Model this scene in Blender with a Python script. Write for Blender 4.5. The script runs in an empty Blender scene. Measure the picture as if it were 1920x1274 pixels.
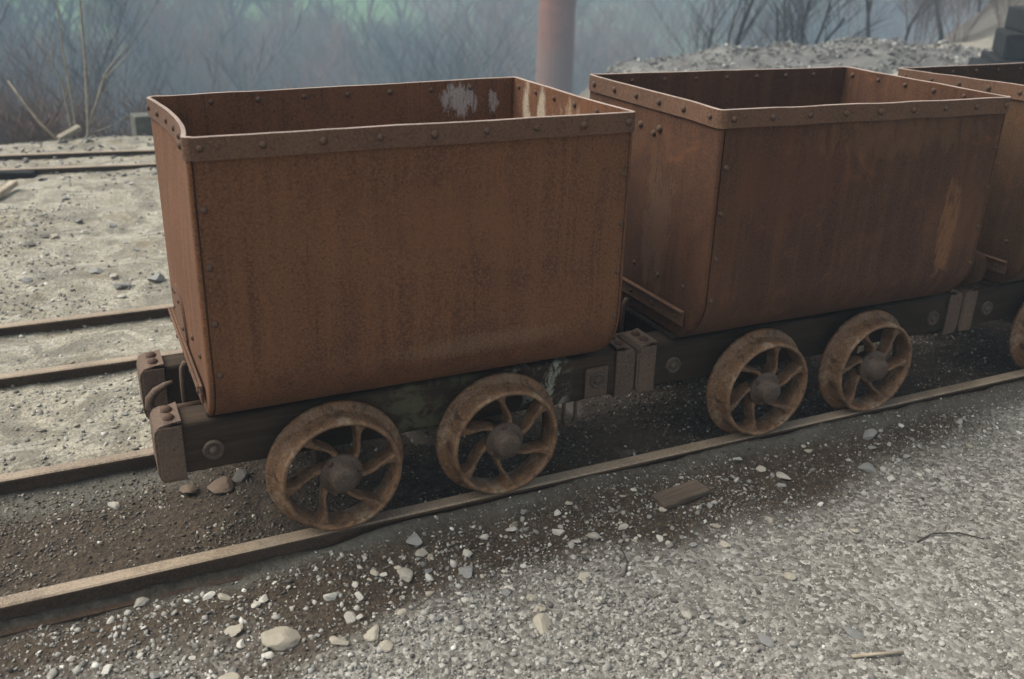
import bpy, bmesh, math, random
import numpy as np
from mathutils import Vector, Matrix, Quaternion

random.seed(7)
RNG = np.random.default_rng(7)
scene = bpy.context.scene
COL = scene.collection

# ------------------------------------------------------------------ camera
CAM = Vector((-0.235, -2.297, 1.593))
CROT = (Matrix.Rotation(-0.447, 3, 'Z') @ Matrix.Rotation(1.1794, 3, 'X') @ Matrix.Rotation(0.0267, 3, 'Z'))
cd = bpy.data.cameras.new('camera')
cd.sensor_width = 36.0
cd.lens = 1763.8 / 1920 * 36.0
cd.clip_start = 0.05
cd.clip_end = 1500
cd.dof.use_dof = True
cd.dof.focus_distance = 2.95
cd.dof.aperture_fstop = 2.7
cam = bpy.data.objects.new('camera', cd)
cam.matrix_world = Matrix.Translation(CAM) @ CROT.to_4x4()
COL.objects.link(cam)
scene.camera = cam

# ------------------------------------------------------------------ sky, sun, exposure
SUN_TO = Vector((-0.52, 0.24, 0.82)).normalized()
SUN_EL = math.asin(SUN_TO.z)
SUN_ROT = math.atan2(SUN_TO.x, SUN_TO.y)
world = bpy.data.worlds.new('World')
scene.world = world
world.use_nodes = True
wt = world.node_tree
wt.nodes.clear()
sky = wt.nodes.new('ShaderNodeTexSky')
sky.sky_type = 'NISHITA'
sky.sun_disc = False
sky.sun_elevation = SUN_EL
sky.sun_rotation = SUN_ROT
sky.air_density = 1.0
sky.dust_density = 4.0
sky.ozone_density = 1.0
hs = wt.nodes.new('ShaderNodeHueSaturation')
hs.inputs['Saturation'].default_value = 0.26
bg = wt.nodes.new('ShaderNodeBackground')
bg.inputs['Strength'].default_value = 0.085
wo = wt.nodes.new('ShaderNodeOutputWorld')
wt.links.new(sky.outputs[0], hs.inputs['Color'])
wt.links.new(hs.outputs[0], bg.inputs[0])
wt.links.new(bg.outputs[0], wo.inputs[0])

sl = bpy.data.lights.new('sun', 'SUN')
sl.energy = 1.5
sl.angle = math.radians(60)
sl.color = (1.0, 0.92, 0.79)
sun = bpy.data.objects.new('sun', sl)
sun.rotation_euler = SUN_TO.to_track_quat('Z', 'Y').to_euler()
sun.location = (-20, 10, 40)
COL.objects.link(sun)

vs = scene.view_settings
vs.view_transform = 'Standard'
vs.look = 'None'
vs.gamma = 1.0
vs.use_curve_mapping = False
vs.exposure = 1.45
scene.cycles.use_denoising = True
scene.cycles.max_bounces = 8
scene.cycles.diffuse_bounces = 4
scene.cycles.transparent_max_bounces = 8

# ------------------------------------------------------------------ noise in numpy
def _hash(ix, iy, seed):
    n = (ix.astype(np.int64) * 374761393 + iy.astype(np.int64) * 668265263 + seed * 974711) & 0x7fffffff
    n = ((n ^ (n >> 13)) * 1274126177) & 0x7fffffff
    return ((n ^ (n >> 16)) & 0xffff) / 65535.0

def vnoise(x, y, seed=0):
    x = np.asarray(x, float); y = np.asarray(y, float)
    ix = np.floor(x); iy = np.floor(y)
    fx = x - ix; fy = y - iy
    fx = fx * fx * (3 - 2 * fx); fy = fy * fy * (3 - 2 * fy)
    a = _hash(ix, iy, seed); b = _hash(ix + 1, iy, seed)
    c = _hash(ix, iy + 1, seed); d = _hash(ix + 1, iy + 1, seed)
    return (a * (1 - fx) + b * fx) * (1 - fy) + (c * (1 - fx) + d * fx) * fy

def fbm(x, y, seed=0, oct=4):
    t = 0; a = 0.5
    for o in range(oct):
        t = t + a * (vnoise(np.asarray(x) * 2 ** o, np.asarray(y) * 2 ** o, seed + o) - 0.5)
        a *= 0.5
    return t * 2

def sstep(a, b, x):
    t = np.clip((np.asarray(x, float) - a) / (b - a), 0, 1)
    return t * t * (3 - 2 * t)

# ------------------------------------------------------------------ object helpers
def link(o, parent=None):
    COL.objects.link(o)
    if parent is not None:
        o.parent = parent
    return o

def tag(o, label=None, cat=None, group=None, kind=None):
    if label: o['label'] = label
    if cat: o['category'] = cat
    if group: o['group'] = group
    if kind: o['kind'] = kind
    return o

def mesh_np(name, V, F, mat=None, smooth=False):
    """V (n,3); F list of faces or an int array (m,k)"""
    me = bpy.data.meshes.new(name)
    V = np.asarray(V, dtype=np.float32)
    if isinstance(F, np.ndarray):
        m, k = F.shape
        me.vertices.add(len(V)); me.vertices.foreach_set('co', V.ravel())
        me.loops.add(m * k); me.loops.foreach_set('vertex_index', F.astype(np.int32).ravel())
        me.polygons.add(m)
        me.polygons.foreach_set('loop_start', np.arange(0, m * k, k, dtype=np.int32))
        me.polygons.foreach_set('loop_total', np.full(m, k, dtype=np.int32))
        me.update(calc_edges=True)
    else:
        me.from_pydata([tuple(v) for v in V], [], F)
    if mat: me.materials.append(mat)
    if smooth:
        me.polygons.foreach_set('use_smooth', np.ones(len(me.polygons), dtype=bool))
    me.update()
    return me

def obj(name, me, parent=None, loc=None, rot=None):
    o = bpy.data.objects.new(name, me)
    if loc is not None: o.location = loc
    if rot is not None: o.rotation_euler = rot
    return link(o, parent)

def empty(name, loc=(0, 0, 0), rz=0.0):
    o = bpy.data.objects.new(name, None)
    o.empty_display_size = 0.1
    o.location = loc; o.rotation_euler = (0, 0, rz)
    return link(o)

def bm_mesh(name, bm, mat, smooth=False):
    me = bpy.data.meshes.new(name)
    bm.normal_update()
    bm.to_mesh(me); bm.free()
    if mat: me.materials.append(mat)
    if smooth:
        me.polygons.foreach_set('use_smooth', np.ones(len(me.polygons), dtype=bool))
    return me

def bm_box(bm, lo, hi, bevel=0.0, seg=2):
    r = bmesh.ops.create_cube(bm, size=1.0)
    vs_ = r['verts']
    for v in vs_:
        v.co = Vector(((lo[i] + hi[i]) / 2 + v.co[i] * (hi[i] - lo[i]) for i in range(3)))
    if bevel > 0:
        es = list({e for v in vs_ for e in v.link_edges})
        bmesh.ops.bevel(bm, geom=es, offset=bevel, segments=seg, affect='EDGES', profile=0.5)
    return bm

def tube_np(P, R, k=6, cap=True):
    """tapered tube through points P with radii R -> V,F(list)"""
    P = [Vector(p) for p in P]
    V = []; F = []
    n = len(P)
    ref = Vector((0.13, 0.97, 0.21))
    for i in range(n):
        t = (P[min(i + 1, n - 1)] - P[max(i - 1, 0)]).normalized()
        a = t.cross(ref)
        if a.length < 1e-3: a = t.cross(Vector((1, 0, 0)))
        a.normalize(); b = t.cross(a)
        for j in range(k):
            an = 2 * math.pi * j / k
            V.append(tuple(P[i] + (a * math.cos(an) + b * math.sin(an)) * R[i]))
    for i in range(n - 1):
        for j in range(k):
            F.append((i * k + j, i * k + (j + 1) % k, (i + 1) * k + (j + 1) % k, (i + 1) * k + j))
    if cap:
        F.append(tuple(range(k - 1, -1, -1)))
        F.append(tuple((n - 1) * k + j for j in range(k)))
    return V, F

def slab(A, B):
    """closed sheet between two grids (n,m,3)"""
    A = np.asarray(A); B = np.asarray(B)
    n, m = A.shape[:2]
    V = np.concatenate([A.reshape(-1, 3), B.reshape(-1, 3)])
    o = n * m; F = []
    for i in range(n - 1):
        for j in range(m - 1):
            a = i * m + j; b = a + 1; c = a + m + 1; d = a + m
            F.append((a, b, c, d)); F.append((o + a, o + d, o + c, o + b))
    for i in range(n - 1):
        a = i * m; d = a + m
        F.append((a, d, o + d, o + a))
        a = i * m + m - 1; d = a + m
        F.append((d, a, o + a, o + d))
    for j in range(m - 1):
        a = j; b = j + 1
        F.append((b, a, o + a, o + b))
        a = (n - 1) * m + j; b = a + 1
        F.append((a, b, o + b, o + a))
    return V, F

# ------------------------------------------------------------------ materials
def new_mat(name):
    m = bpy.data.materials.new(name)
    m.use_nodes = True
    nt = m.node_tree
    nt.nodes.clear()
    out = nt.nodes.new('ShaderNodeOutputMaterial')
    bs = nt.nodes.new('ShaderNodeBsdfPrincipled')
    nt.links.new(bs.outputs[0], out.inputs[0])
    return m, nt, bs

class NT:
    def __init__(s, nt): s.nt = nt
    def n(s, t, **kw):
        nd = s.nt.nodes.new(t)
        for k, v in kw.items(): setattr(nd, k, v)
        return nd
    def l(s, a, b): s.nt.links.new(a, b)
    def val(s, sock, v):
        if hasattr(v, 'links') or isinstance(v, bpy.types.NodeSocket): s.l(v, sock)
        else: sock.default_value = v
    def math(s, op, a, b=0.0, clamp=False):
        nd = s.n('ShaderNodeMath', operation=op); nd.use_clamp = clamp
        s.val(nd.inputs[0], a); s.val(nd.inputs[1], b)
        return nd.outputs[0]
    def mix(s, f, a, b, mode='MIX'):
        nd = s.n('ShaderNodeMix', data_type='RGBA', blend_type=mode)
        s.val(nd.inputs[0], f)
        for i, c in ((6, a), (7, b)):
            if isinstance(c, tuple): nd.inputs[i].default_value = (*c[:3], 1)
            else: s.l(c, nd.inputs[i])
        return nd.outputs[2]
    def noise(s, vec, scale, detail=4, rough=0.6, dist=0.0):
        nd = s.n('ShaderNodeTexNoise')
        nd.inputs['Scale'].default_value = scale
        nd.inputs['Detail'].default_value = detail
        nd.inputs['Roughness'].default_value = rough
        nd.inputs['Distortion'].default_value = dist
        if vec is not None: s.l(vec, nd.inputs['Vector'])
        return nd.outputs['Fac']
    def vor(s, vec, scale, feature='F1', out='Distance'):
        nd = s.n('ShaderNodeTexVoronoi', feature=feature)
        nd.inputs['Scale'].default_value = scale
        if vec is not None: s.l(vec, nd.inputs['Vector'])
        return nd.outputs[out]
    def ramp(s, f, pts):
        nd = s.n('ShaderNodeValToRGB')
        el = nd.color_ramp.elements
        while len(el) > 1: el.remove(el[-1])
        el[0].position = pts[0][0]; el[0].color = (*pts[0][1], 1)
        for p, c in pts[1:]:
            e = el.new(p); e.color = (*c, 1)
        s.l(f, nd.inputs[0])
        return nd.outputs[0]
    def mr(s, v, a, b, c=0.0, d=1.0, smooth=True):
        nd = s.n('ShaderNodeMapRange')
        nd.interpolation_type = 'SMOOTHSTEP' if smooth else 'LINEAR'
        s.l(v, nd.inputs[0])
        for i, x in zip((1, 2, 3, 4), (a, b, c, d)): nd.inputs[i].default_value = x
        return nd.outputs[0]
    def mapping(s, vec, scale=(1, 1, 1), loc=(0, 0, 0)):
        nd = s.n('ShaderNodeMapping')
        nd.inputs['Scale'].default_value = scale
        nd.inputs['Location'].default_value = loc
        s.l(vec, nd.inputs[0])
        return nd.outputs[0]
    def bump(s, h, strength, dist, normal=None):
        nd = s.n('ShaderNodeBump')
        nd.inputs['Strength'].default_value = strength
        nd.inputs['Distance'].default_value = dist
        s.l(h, nd.inputs['Height'])
        if normal is not None: s.l(normal, nd.inputs['Normal'])
        return nd.outputs[0]

def rust_mat(name, dark, mid, bright, offset=0.0, bump=0.5, rough=0.9, stains=(), streak=0.5, orange=0.22, dusty=None, grain=1.0, cast=False):
    """rusted sheet iron: mottled, streaked down the plate, pitted. stains: (x,z,y,rx,rz,ry,colour,strength)"""
    m, nt, bs = new_mat(name)
    T = NT(nt)
    tc = T.n('ShaderNodeTexCoord').outputs['Object']
    v = T.mapping(tc, loc=(offset, offset * 1.7, offset * .6))
    big = T.noise(v, 3.2, 5, .62, .6)
    st = T.noise(T.mapping(v, (20, 20, 1.2)), 1.0, 6, .7, .3)
    fine = T.noise(v, 150, 3, .7)
    gran = T.noise(v, 380, 2, .6)
    c = T.ramp(big, [(0.22, dark), (0.5, mid), (0.80, bright)])
    c2 = T.mix(T.mr(st, .42, .68), c, bright)
    c = T.mix(streak, c, c2)
    c = T.mix(T.mr(T.noise(T.mapping(v, (9, 9, 1.1), (3, 1, 2)), 1.0, 4, .6), .52, .74, 0, .55), c, dark)
    rn = T.noise(T.mapping(v, (42, 42, 1.5), (1, 5, 3)), 1.0, 4, .65, .2)
    c = T.mix(T.mr(rn, .56, .68, 0, .45 * streak), c, tuple(x * .6 for x in dark))
    # granular scale
    c = T.mix(T.mr(fine, .42, .66, 0, .65 * grain), c, tuple(x * 1.9 for x in mid))
    c = T.mix(T.mr(T.noise(v, 110, 4, .75), .52, .68, 0, .6 * grain), c, tuple(x * .45 for x in dark))
    # orange blooms
    om = T.mr(T.noise(v, 5.5, 6, .7, 1.2), .56, .72, 0, orange)
    c = T.mix(om, c, (bright[0] * 1.5, bright[1] * 1.25, bright[2] * .95))
    if dusty:
        sep = T.n('ShaderNodeNewGeometry').outputs['Normal']
        # lime dust caught in the worn, hammered areas
        c = T.mix(T.mr(T.noise(v, 13, 5, .7), .5, .72, 0, dusty[1]), c, dusty[0])
    if cast:
        c = T.mix(T.mr(T.noise(v, 24, 5, .75, .5), .50, .64, 0, .8), c, tuple(x * .55 for x in dark))
        c = T.mix(T.mr(T.noise(v, 48, 5, .75), .54, .66, 0, .7), c, (.30, .165, .075))
        T.l(T.mr(T.noise(v, 18, 4, .7), .3, .7, .38, .9), bs.inputs['Roughness'])
    sx = T.n('ShaderNodeSeparateXYZ'); T.l(tc, sx.inputs[0])
    for (x, y, z, rx, ry, rz, colr, k, sc_) in stains:
        dx = T.math('MULTIPLY', T.math('SUBTRACT', sx.outputs[0], x), 1 / rx)
        dy = T.math('MULTIPLY', T.math('SUBTRACT', sx.outputs[1], y), 1 / ry)
        dz = T.math('MULTIPLY', T.math('SUBTRACT', sx.outputs[2], z), 1 / rz)
        d2 = T.math('ADD', T.math('ADD', T.math('MULTIPLY', dx, dx), T.math('MULTIPLY', dy, dy)), T.math('MULTIPLY', dz, dz))
        nz = T.noise(T.mapping(tc, (sc_, sc_, sc_ * .35)), 1.0, 5, .7, .5)
        val = T.math('SUBTRACT', T.math('ADD', nz, T.math('MULTIPLY', T.math('SUBTRACT', 1.0, d2), .28)), .0)
        mk = T.mr(val, .56, .74, 0, k)
        mk = T.math('MULTIPLY', mk, T.mr(fine, .25, .6, .45, 1.0))
        mk = T.math('MULTIPLY', mk, T.mr(d2, .9, 1.6, 1, 0))
        c = T.mix(mk, c, colr)
    T.l(c, bs.inputs['Base Color'])
    if not cast: bs.inputs['Roughness'].default_value = rough
    bs.inputs['Specular IOR Level'].default_value = 0.4 if cast else 0.3
    h = T.math('ADD', T.math('MULTIPLY', fine, .6), T.math('MULTIPLY', gran, .35))
    h = T.math('ADD', h, T.math('MULTIPLY', big, .9))
    T.l(T.bump(h, bump, .004), bs.inputs['Normal'])
    return m

WHITE = (.62, .64, .64)
M = {}
M['rust_front'] = rust_mat('rust_brown_sheet', (.046, .0195, .0090), (.093, .0395, .0170), (.134, .058, .024), 0.0, streak=.8,
    stains=[(.62, .008, .92, .38, .04, .14, (.125, .048, .021), .45, 14), (1.03, .82, 1.11, .09, .05, .075, WHITE, .38, 60), (1.155, .82, 1.10, .025, .05, .05, WHITE, .35, 60),
            (.78, .008, .54, .36, .04, .045, (.24, .16, .095), .28, 210),
            (1.243, .70, 1.08, .03, .05, .16, (.46, .42, .32), .6, 9), (1.243, .58, 1.1, .03, .045, .16, (.46, .42, .32), .6, 9),
            (1.243, .40, 1.1, .03, .12, .16, (.34, .25, .16), .7, 6)])
M['rust_second'] = rust_mat('rust_dark_red_sheet', (.029, .0125, .0060), (.050, .0205, .0095), (.105, .047, .018), 5.3, orange=.45,
    stains=[(1.06, .008, .68, .060, .05, .22, (.19, .088, .036), .75, 34), (.30, .008, .93, .30, .05, .20, (.085, .026, .015), .45, 22),
            (.75, .008, 1.06, .55, .05, .09, (.105, .055, .028), .55, 24), (0.0, .30, .75, .04, .10, .32, (.13, .075, .045), .5, 18)])
M['rust_third'] = rust_mat('rust_ochre_sheet', (.022, .0115, .0055), (.040, .020, .0085), (.072, .036, .0145), 11.7, orange=.5)
M['rust_band'] = rust_mat('rust_rim_strip', (.050, .026, .015), (.082, .042, .023), (.12, .063, .034), 2.2, streak=.2, orange=.15, bump=.35, rough=.8)
M['worn'] = rust_mat('worn_skylit_rim_edge', (.12, .085, .065), (.24, .18, .145), (.34, .265, .22), 6.1, streak=.1, orange=.1, bump=.3, rough=.55, grain=.6)  # paler than the band: wear and a painted sky highlight together
M['rust_rivet'] = rust_mat('rust_rivet', (.036, .020, .013), (.058, .032, .020), (.09, .050, .030), 7.0, streak=.1, orange=.1, bump=.3, rough=.75)
M['wheel'] = rust_mat('rust_cast_wheel', (.056, .031, .017), (.130, .070, .034), (.21, .118, .058), 1.4, streak=.1, orange=.35, bump=.6, rough=.62, dusty=((.33, .265, .175), .75), cast=True)
M['hub'] = rust_mat('hub_iron', (.036, .026, .019), (.064, .044, .030), (.11, .068, .038), 4.4, streak=.1, orange=.12, bump=.45, rough=.6)
M['cap'] = rust_mat('cap_iron', (.045, .032, .025), (.078, .051, .035), (.125, .082, .051), 8.4, streak=.25, orange=.2, bump=.4, rough=.75)
M['railside'] = rust_mat('rail_side_rust', (.028, .018, .012), (.055, .036, .023), (.10, .066, .040), 9.1, streak=.1, orange=.2, bump=.5, rough=.85)
M['railiron'] = rust_mat('rail_iron', (.085, .064, .046), (.21, .162, .112), (.35, .285, .205), 3.4, streak=.1, orange=.15, bump=.3, rough=.5, dusty=((.28, .23, .16), .5), grain=.8)

def wood_mat(name, a, b, lichen=None, scale=1.0, along='x'):
    m, nt, bs = new_mat(name); T = NT(nt)
    tc = T.n('ShaderNodeTexCoord').outputs['Object']
    sc_ = {'x': (2.2, 34, 34), 'y': (34, 2.2, 34), 'z': (34, 34, 2.2)}[along]
    g = T.noise(T.mapping(tc, tuple(s * scale for s in sc_)), 1.0, 6, .7, .8)
    n2 = T.noise(tc, 6, 4, .6)
    c = T.ramp(g, [(.3, tuple(x * .45 for x in a)), (.5, a), (.72, b)])
    c = T.mix(T.mr(n2, .4, .7, 0, .5), c, tuple(x * .6 for x in a))
    if lichen:
        sx = T.n('ShaderNodeSeparateXYZ'); T.l(tc, sx.inputs[0])
        n3 = T.noise(tc, 14, 5, .7, .6)
        mk = T.mr(n3, .47, .60, 0, .85)
        mk = T.math('MULTIPLY', mk, T.math('MULTIPLY', T.mr(sx.outputs[0], .90, .99), T.mr(sx.outputs[0], 1.17, 1.10)))
        c = T.mix(mk, c, lichen)
        mk2 = T.math('MULTIPLY', T.mr(n3, .42, .6, 0, .7), T.math('MULTIPLY', T.mr(sx.outputs[0], .45, .55), T.mr(sx.outputs[0], .85, .78)))
        c = T.mix(mk2, c, (.085, .085, .045))
    T.l(c, bs.inputs['Base Color'])
    bs.inputs['Roughness'].default_value = .88
    bs.inputs['Specular IOR Level'].default_value = .25
    T.l(T.bump(T.math('ADD', g, T.math('MULTIPLY', n2, .3)), .6, .006), bs.inputs['Normal'])
    return m
M['beam'] = wood_mat('tarred_timber', (.034, .0215, .0120), (.068, .045, .0255), lichen=(.30, .30, .24))
M['beam_dark'] = wood_mat('tarred_timber_dark', (.026, .0165, .0095), (.050, .033, .019))
M['sleeper'] = wood_mat('weathered_sleeper', (.085, .070, .055), (.16, .135, .105), along='y')
M['offcut'] = wood_mat('brown_offcut', (.095, .072, .052), (.16, .122, .09))
M['blackwood'] = wood_mat('black_timber', (.006, .006, .0055), (.014, .013, .011))

def simple_mat(name, cols, scale, bump=.3, bd=.01, rough=.9):
    m, nt, bs = new_mat(name); T = NT(nt)
    tc = T.n('ShaderNodeTexCoord').outputs['Object']
    n = T.noise(tc, scale, 5, .65, .3)
    c = T.ramp(n, [(.3, cols[0]), (.5, cols[1]), (.72, cols[2])])
    T.l(c, bs.inputs['Base Color'])
    bs.inputs['Roughness'].default_value = rough
    bs.inputs['Specular IOR Level'].default_value = .25
    T.l(T.bump(n, bump, bd), bs.inputs['Normal'])
    return m
M['concrete'] = simple_mat('mossy_concrete', ((.06, .062, .052), (.095, .098, .082), (.14, .142, .12)), 9)
M['bark_pale'] = simple_mat('pale_sapling_bark', ((.13, .115, .085), (.21, .19, .145), (.30, .27, .21)), 30)
M['bark'] = simple_mat('grey_bark', ((.022, .020, .018), (.040, .036, .031), (.062, .057, .048)), 12)
M['bark_dark'] = simple_mat('dark_bark', ((.010, .010, .0095), (.018, .0175, .016), (.032, .030, .026)), 12)
M['twig_red'] = simple_mat('reddish_twig', ((.075, .055, .046), (.12, .088, .072), (.17, .125, .10)), 9)
M['twig_grey'] = simple_mat('grey_twig', ((.055, .050, .034), (.095, .088, .062), (.15, .128, .095)), .07)
def wood_mass(name, cols, sc_):
    m, nt, bs = new_mat(name); T = NT(nt)
    tc = T.n('ShaderNodeTexCoord').outputs['Object']
    n = T.noise(tc, sc_, 3, .55, .4)
    c = T.ramp(n, [(.34, cols[0]), (.44, cols[1]), (.53, cols[2]), (.62, cols[3])])
    T.l(c, bs.inputs['Base Color']); bs.inputs['Roughness'].default_value = .9
    return m
M['wood_mass'] = wood_mass('bare_wood', ((.014, .014, .013), (.075, .074, .060), (.19, .105, .072), (.16, .155, .125)), .075)
M['brush'] = wood_mass('brushwood', ((.022, .030, .017), (.085, .14, .05), (.12, .12, .08), (.20, .13, .09)), .085)
M['deadstick'] = simple_mat('dead_wood', ((.20, .16, .11), (.32, .27, .20), (.42, .37, .28)), 18)

# stones: shade differs from stone to stone
def stone_mat(name, ramp_pts, island=False, scale=40):
    m, nt, bs = new_mat(name); T = NT(nt)
    if island:
        f = T.n('ShaderNodeNewGeometry').outputs['Random Per Island']
    else:
        f = T.n('ShaderNodeObjectInfo').outputs['Random']
    c = T.ramp(f, ramp_pts)
    tc = T.n('ShaderNodeTexCoord').outputs['Object']
    n = T.noise(tc, scale, 5, .7)
    c = T.mix(T.mr(n, .35, .7, 0, .45), c, (.16, .14, .11))
    T.l(c, bs.inputs['Base Color'])
    bs.inputs['Roughness'].default_value = .85
    bs.inputs['Specular IOR Level'].default_value = .3
    T.l(T.bump(n, .5, .004), bs.inputs['Normal'])
    return m
M['stone_pale'] = stone_mat('pale_limestone', [(0, (.30, .28, .235)), (.5, (.41, .39, .335)), (1, (.56, .54, .48))])
M['stone_cream'] = stone_mat('cream_limestone', [(0, (.30, .27, .21)), (1, (.41, .375, .30))])
M['stone_grey'] = stone_mat('grey_stone', [(0, (.16, .165, .16)), (1, (.27, .27, .255))])
M['stone_dark'] = stone_mat('dark_stone', [(0, (.055, .05, .048)), (1, (.11, .10, .09))])
M['stone_brown'] = stone_mat('brown_stone', [(0, (.09, .06, .04)), (1, (.13, .088, .058))])
M['gravel_pale'] = stone_mat('pale_gravel', [(0, (.06, .057, .051)), (.25, (.165, .159, .142)), (.65, (.28, .272, .245)), (.93, (.40, .39, .35)), (1, (.64, .63, .58))], True, 25)
M['gravel_dark'] = stone_mat('dark_gravel', [(0, (.03, .026, .022)), (.5, (.075, .063, .05)), (.86, (.14, .12, .095)), (.94, (.28, .26, .22)), (1, (.5, .48, .42))], True, 25)
M['gravel_clay'] = stone_mat('clay_grit', [(0, (.08, .078, .07)), (.3, (.17, .165, .145)), (.75, (.30, .29, .25)), (1, (.62, .6, .54))], True, 25)
M['gravel_heap'] = stone_mat('grey_spoil', [(0, (.045, .046, .044)), (.45, (.125, .127, .12)), (.9, (.22, .22, .205)), (1, (.48, .48, .44))], True, 6)

# ------------------------------------------------------------------ ground
S_K = [-50, 0, 1, 9, 18, 30, 40, 48, 100, 160, 240, 400]
Z_K = [0, 0, -.10, -1.1, -5, -12, -14, -13.2, -1.5, 7, 11, 12]
def edge(x):
    return np.interp(x, [0, 5.6, 6.3, 7.2, 13], [6.75, 6.9, 8.6, 9.8, 13.0])
def terr(x, y):
    x = np.asarray(x, float); y = np.asarray(y, float)
    s = y - edge(x) + 1.2 * fbm(x * .25, y * .25, 31, 2) * sstep(0, 6, y - 6)
    z = np.interp(s, S_K, Z_K)
    z = z - .30 * np.clip(s, 0, 14) * sstep(60, 14, s)
    out = sstep(6, 40, s)
    z = z + out * (5.0 * fbm(x * .02, y * .02, 3, 4) + 1.2 * fbm(x * .12, y * .12, 9, 3))
    # yard
    base = -.055 + .010 * fbm(x * 3.1, y * 3.1, 11, 4) + .008 * fbm(x * 14, y * 14, 15, 3) + .004 * fbm(x * 31, y * 31, 16, 2)
    zz = base
    # mud banked up against the outer face of the near rail
    near = np.exp(-((y - .03) / .075) ** 2) * (y < .035)
    amount = -.024 + .068 * sstep(.0, .6, x) + .008 * fbm(x * 6, y * 0 + 1, 21, 2)
    zz = zz + near * amount
    # outer yard falls a little away from the rail
    zz = zz - .018 * sstep(-.05, -.35, y) - .02 * sstep(-.4, -1.4, y)
    # between the rails of the near track
    inn = sstep(.085, .14, y) * sstep(.72, .66, y)
    zz = zz + inn * (-.004 + .014 * fbm(x * 5, y * 5, 23, 3))
    # behind the far rail ballast is level with the rail head
    b1 = sstep(.765, .80, y) * sstep(1.56, 1.30, y)
    zz = zz + b1 * .038
    b2 = sstep(1.61, 1.66, y) * sstep(2.12, 1.95, y)
    zz = zz + b2 * .030
    b3 = sstep(2.16, 2.22, y)
    zz = zz + b3 * (.040 + .03 * fbm(x * 1.3, y * 1.3, 41, 4) + .012 * fbm(x * 6, y * 6, 43, 3))
    zz = zz + sstep(3.2, 5.0, y) * sstep(5.3, 5.1, y) * .02
    # far end heaps
    rr = np.sqrt(((x - 10.4) / 3.3) ** 2 + ((y - 8.1 + .30 * (x - 10.4)) / 1.2) ** 2)
    lump = .52 * np.exp(-(rr ** 2) * .9) * (1 + .40 * fbm(x * 2.2, y * 2.2, 51, 4)) + .10 * np.exp(-(rr ** 2) * .6) * (fbm(x * 4, y * 4, 52, 3))
    lump = lump + .16 * np.exp(-(((x - 5.6) / .5) ** 2 + ((y - 7.2) / .45) ** 2)) * (1 + .5 * fbm(x * 3, y * 3, 55, 3))
    bank = 8.0 * np.exp(-(((x - 30.) / 6.0) ** 2 + ((y - 13.0) / 8.5) ** 2)) * (1 + .25 * fbm(x * .5, y * .5, 57, 4))
    return z + zz * sstep(3.5, 0, s) + lump + bank - .055 * sstep(0, 3.5, s)

def axis_pts(lo, hi, fine_lo, fine_hi, h, growth):
    pts = list(np.arange(fine_lo, fine_hi + h * .5, h))
    st = h; p = fine_hi
    while p < hi:
        st *= growth; p += st; pts.append(min(p, hi))
    st = h; p = fine_lo; pre = []
    while p > lo:
        st *= growth; p -= st; pre.append(max(p, lo))
    return np.array(pre[::-1] + pts)
gx = axis_pts(-230, 400, -1.3, 3.6, .017, 1.045)
gy = axis_pts(-150, 380, -1.3, 2.5, .017, 1.045)
GX, GY = np.meshgrid(gx, gy, indexing='xy')
GZ = terr(GX, GY)
nX, nY = len(gx), len(gy)
ii = np.arange(nX * nY).reshape(nY, nX)
GF = np.stack([ii[:-1, :-1], ii[:-1, 1:], ii[1:, 1:], ii[1:, :-1]], -1).reshape(-1, 4)

def zones(x, y):
    """what the yard is made of: dark oily soil, pale gravel, grey mud, clay, hillside"""
    w = .10 * fbm(x * 2.3, y * 2.3, 61, 4)
    bnd = np.interp(x, [-1.2, -.2, .15, .45, .8, 1.3, 2.0, 2.6, 3.5], [-.62, -.55, -.42, -.30, -.24, -.25, -.27, -.16, -.05])
    soil = sstep(.13, -.06, (bnd - y) + w + .05 * fbm(x * 17, y * 17, 69, 3)) * (y < .76)
    soil = soil * (1 - .45 * sstep(.25, -.2, x) * sstep(-.10, -.3, y))
    mud = np.exp(-((y - .005 + w * .35) / .042) ** 2) * (y < .06) * sstep(-.9, -.3, x) * (.85 + .8 * fbm(x * 5, y * 9, 66, 3))
    mud = np.maximum(mud, sstep(.50, .62, y + w * .5) * sstep(.76, .70, y) * sstep(.1, -.1, x + w))
    clay = sstep(.765, .80, y)
    grass = sstep(-.1, .5, y - edge(x) + 2 * w)
    heapm = np.exp(-(((x - 10.2) / 4.2) ** 2 + ((y - 8.0 + .3 * (x - 10.4)) / 2.4) ** 2)) * 1.6
    heapm = np.clip(np.maximum(heapm, np.exp(-(((x - 30.) / 9.0) ** 2 + ((y - 13.0) / 10) ** 2)) * (.45 + .9 * fbm(x * .6, y * .6, 63, 4))), 0, 1)
    grass = grass * (1 - heapm)
    return soil, mud, clay, grass, heapm
FIELDS = [(27.0, 104.0), (1.0, 100.0)]     # small pastures on the far valley side
ZS = zones(GX, GY)
FM = np.zeros_like(GX)
for fx, fy in FIELDS: FM = np.maximum(FM, sstep(1.15, .85, np.sqrt(((GX - fx) / 9) ** 2 + ((GY - fy) / 15) ** 2) + .25 * fbm(GX * .12, GY * .12, 68, 3)))

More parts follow.
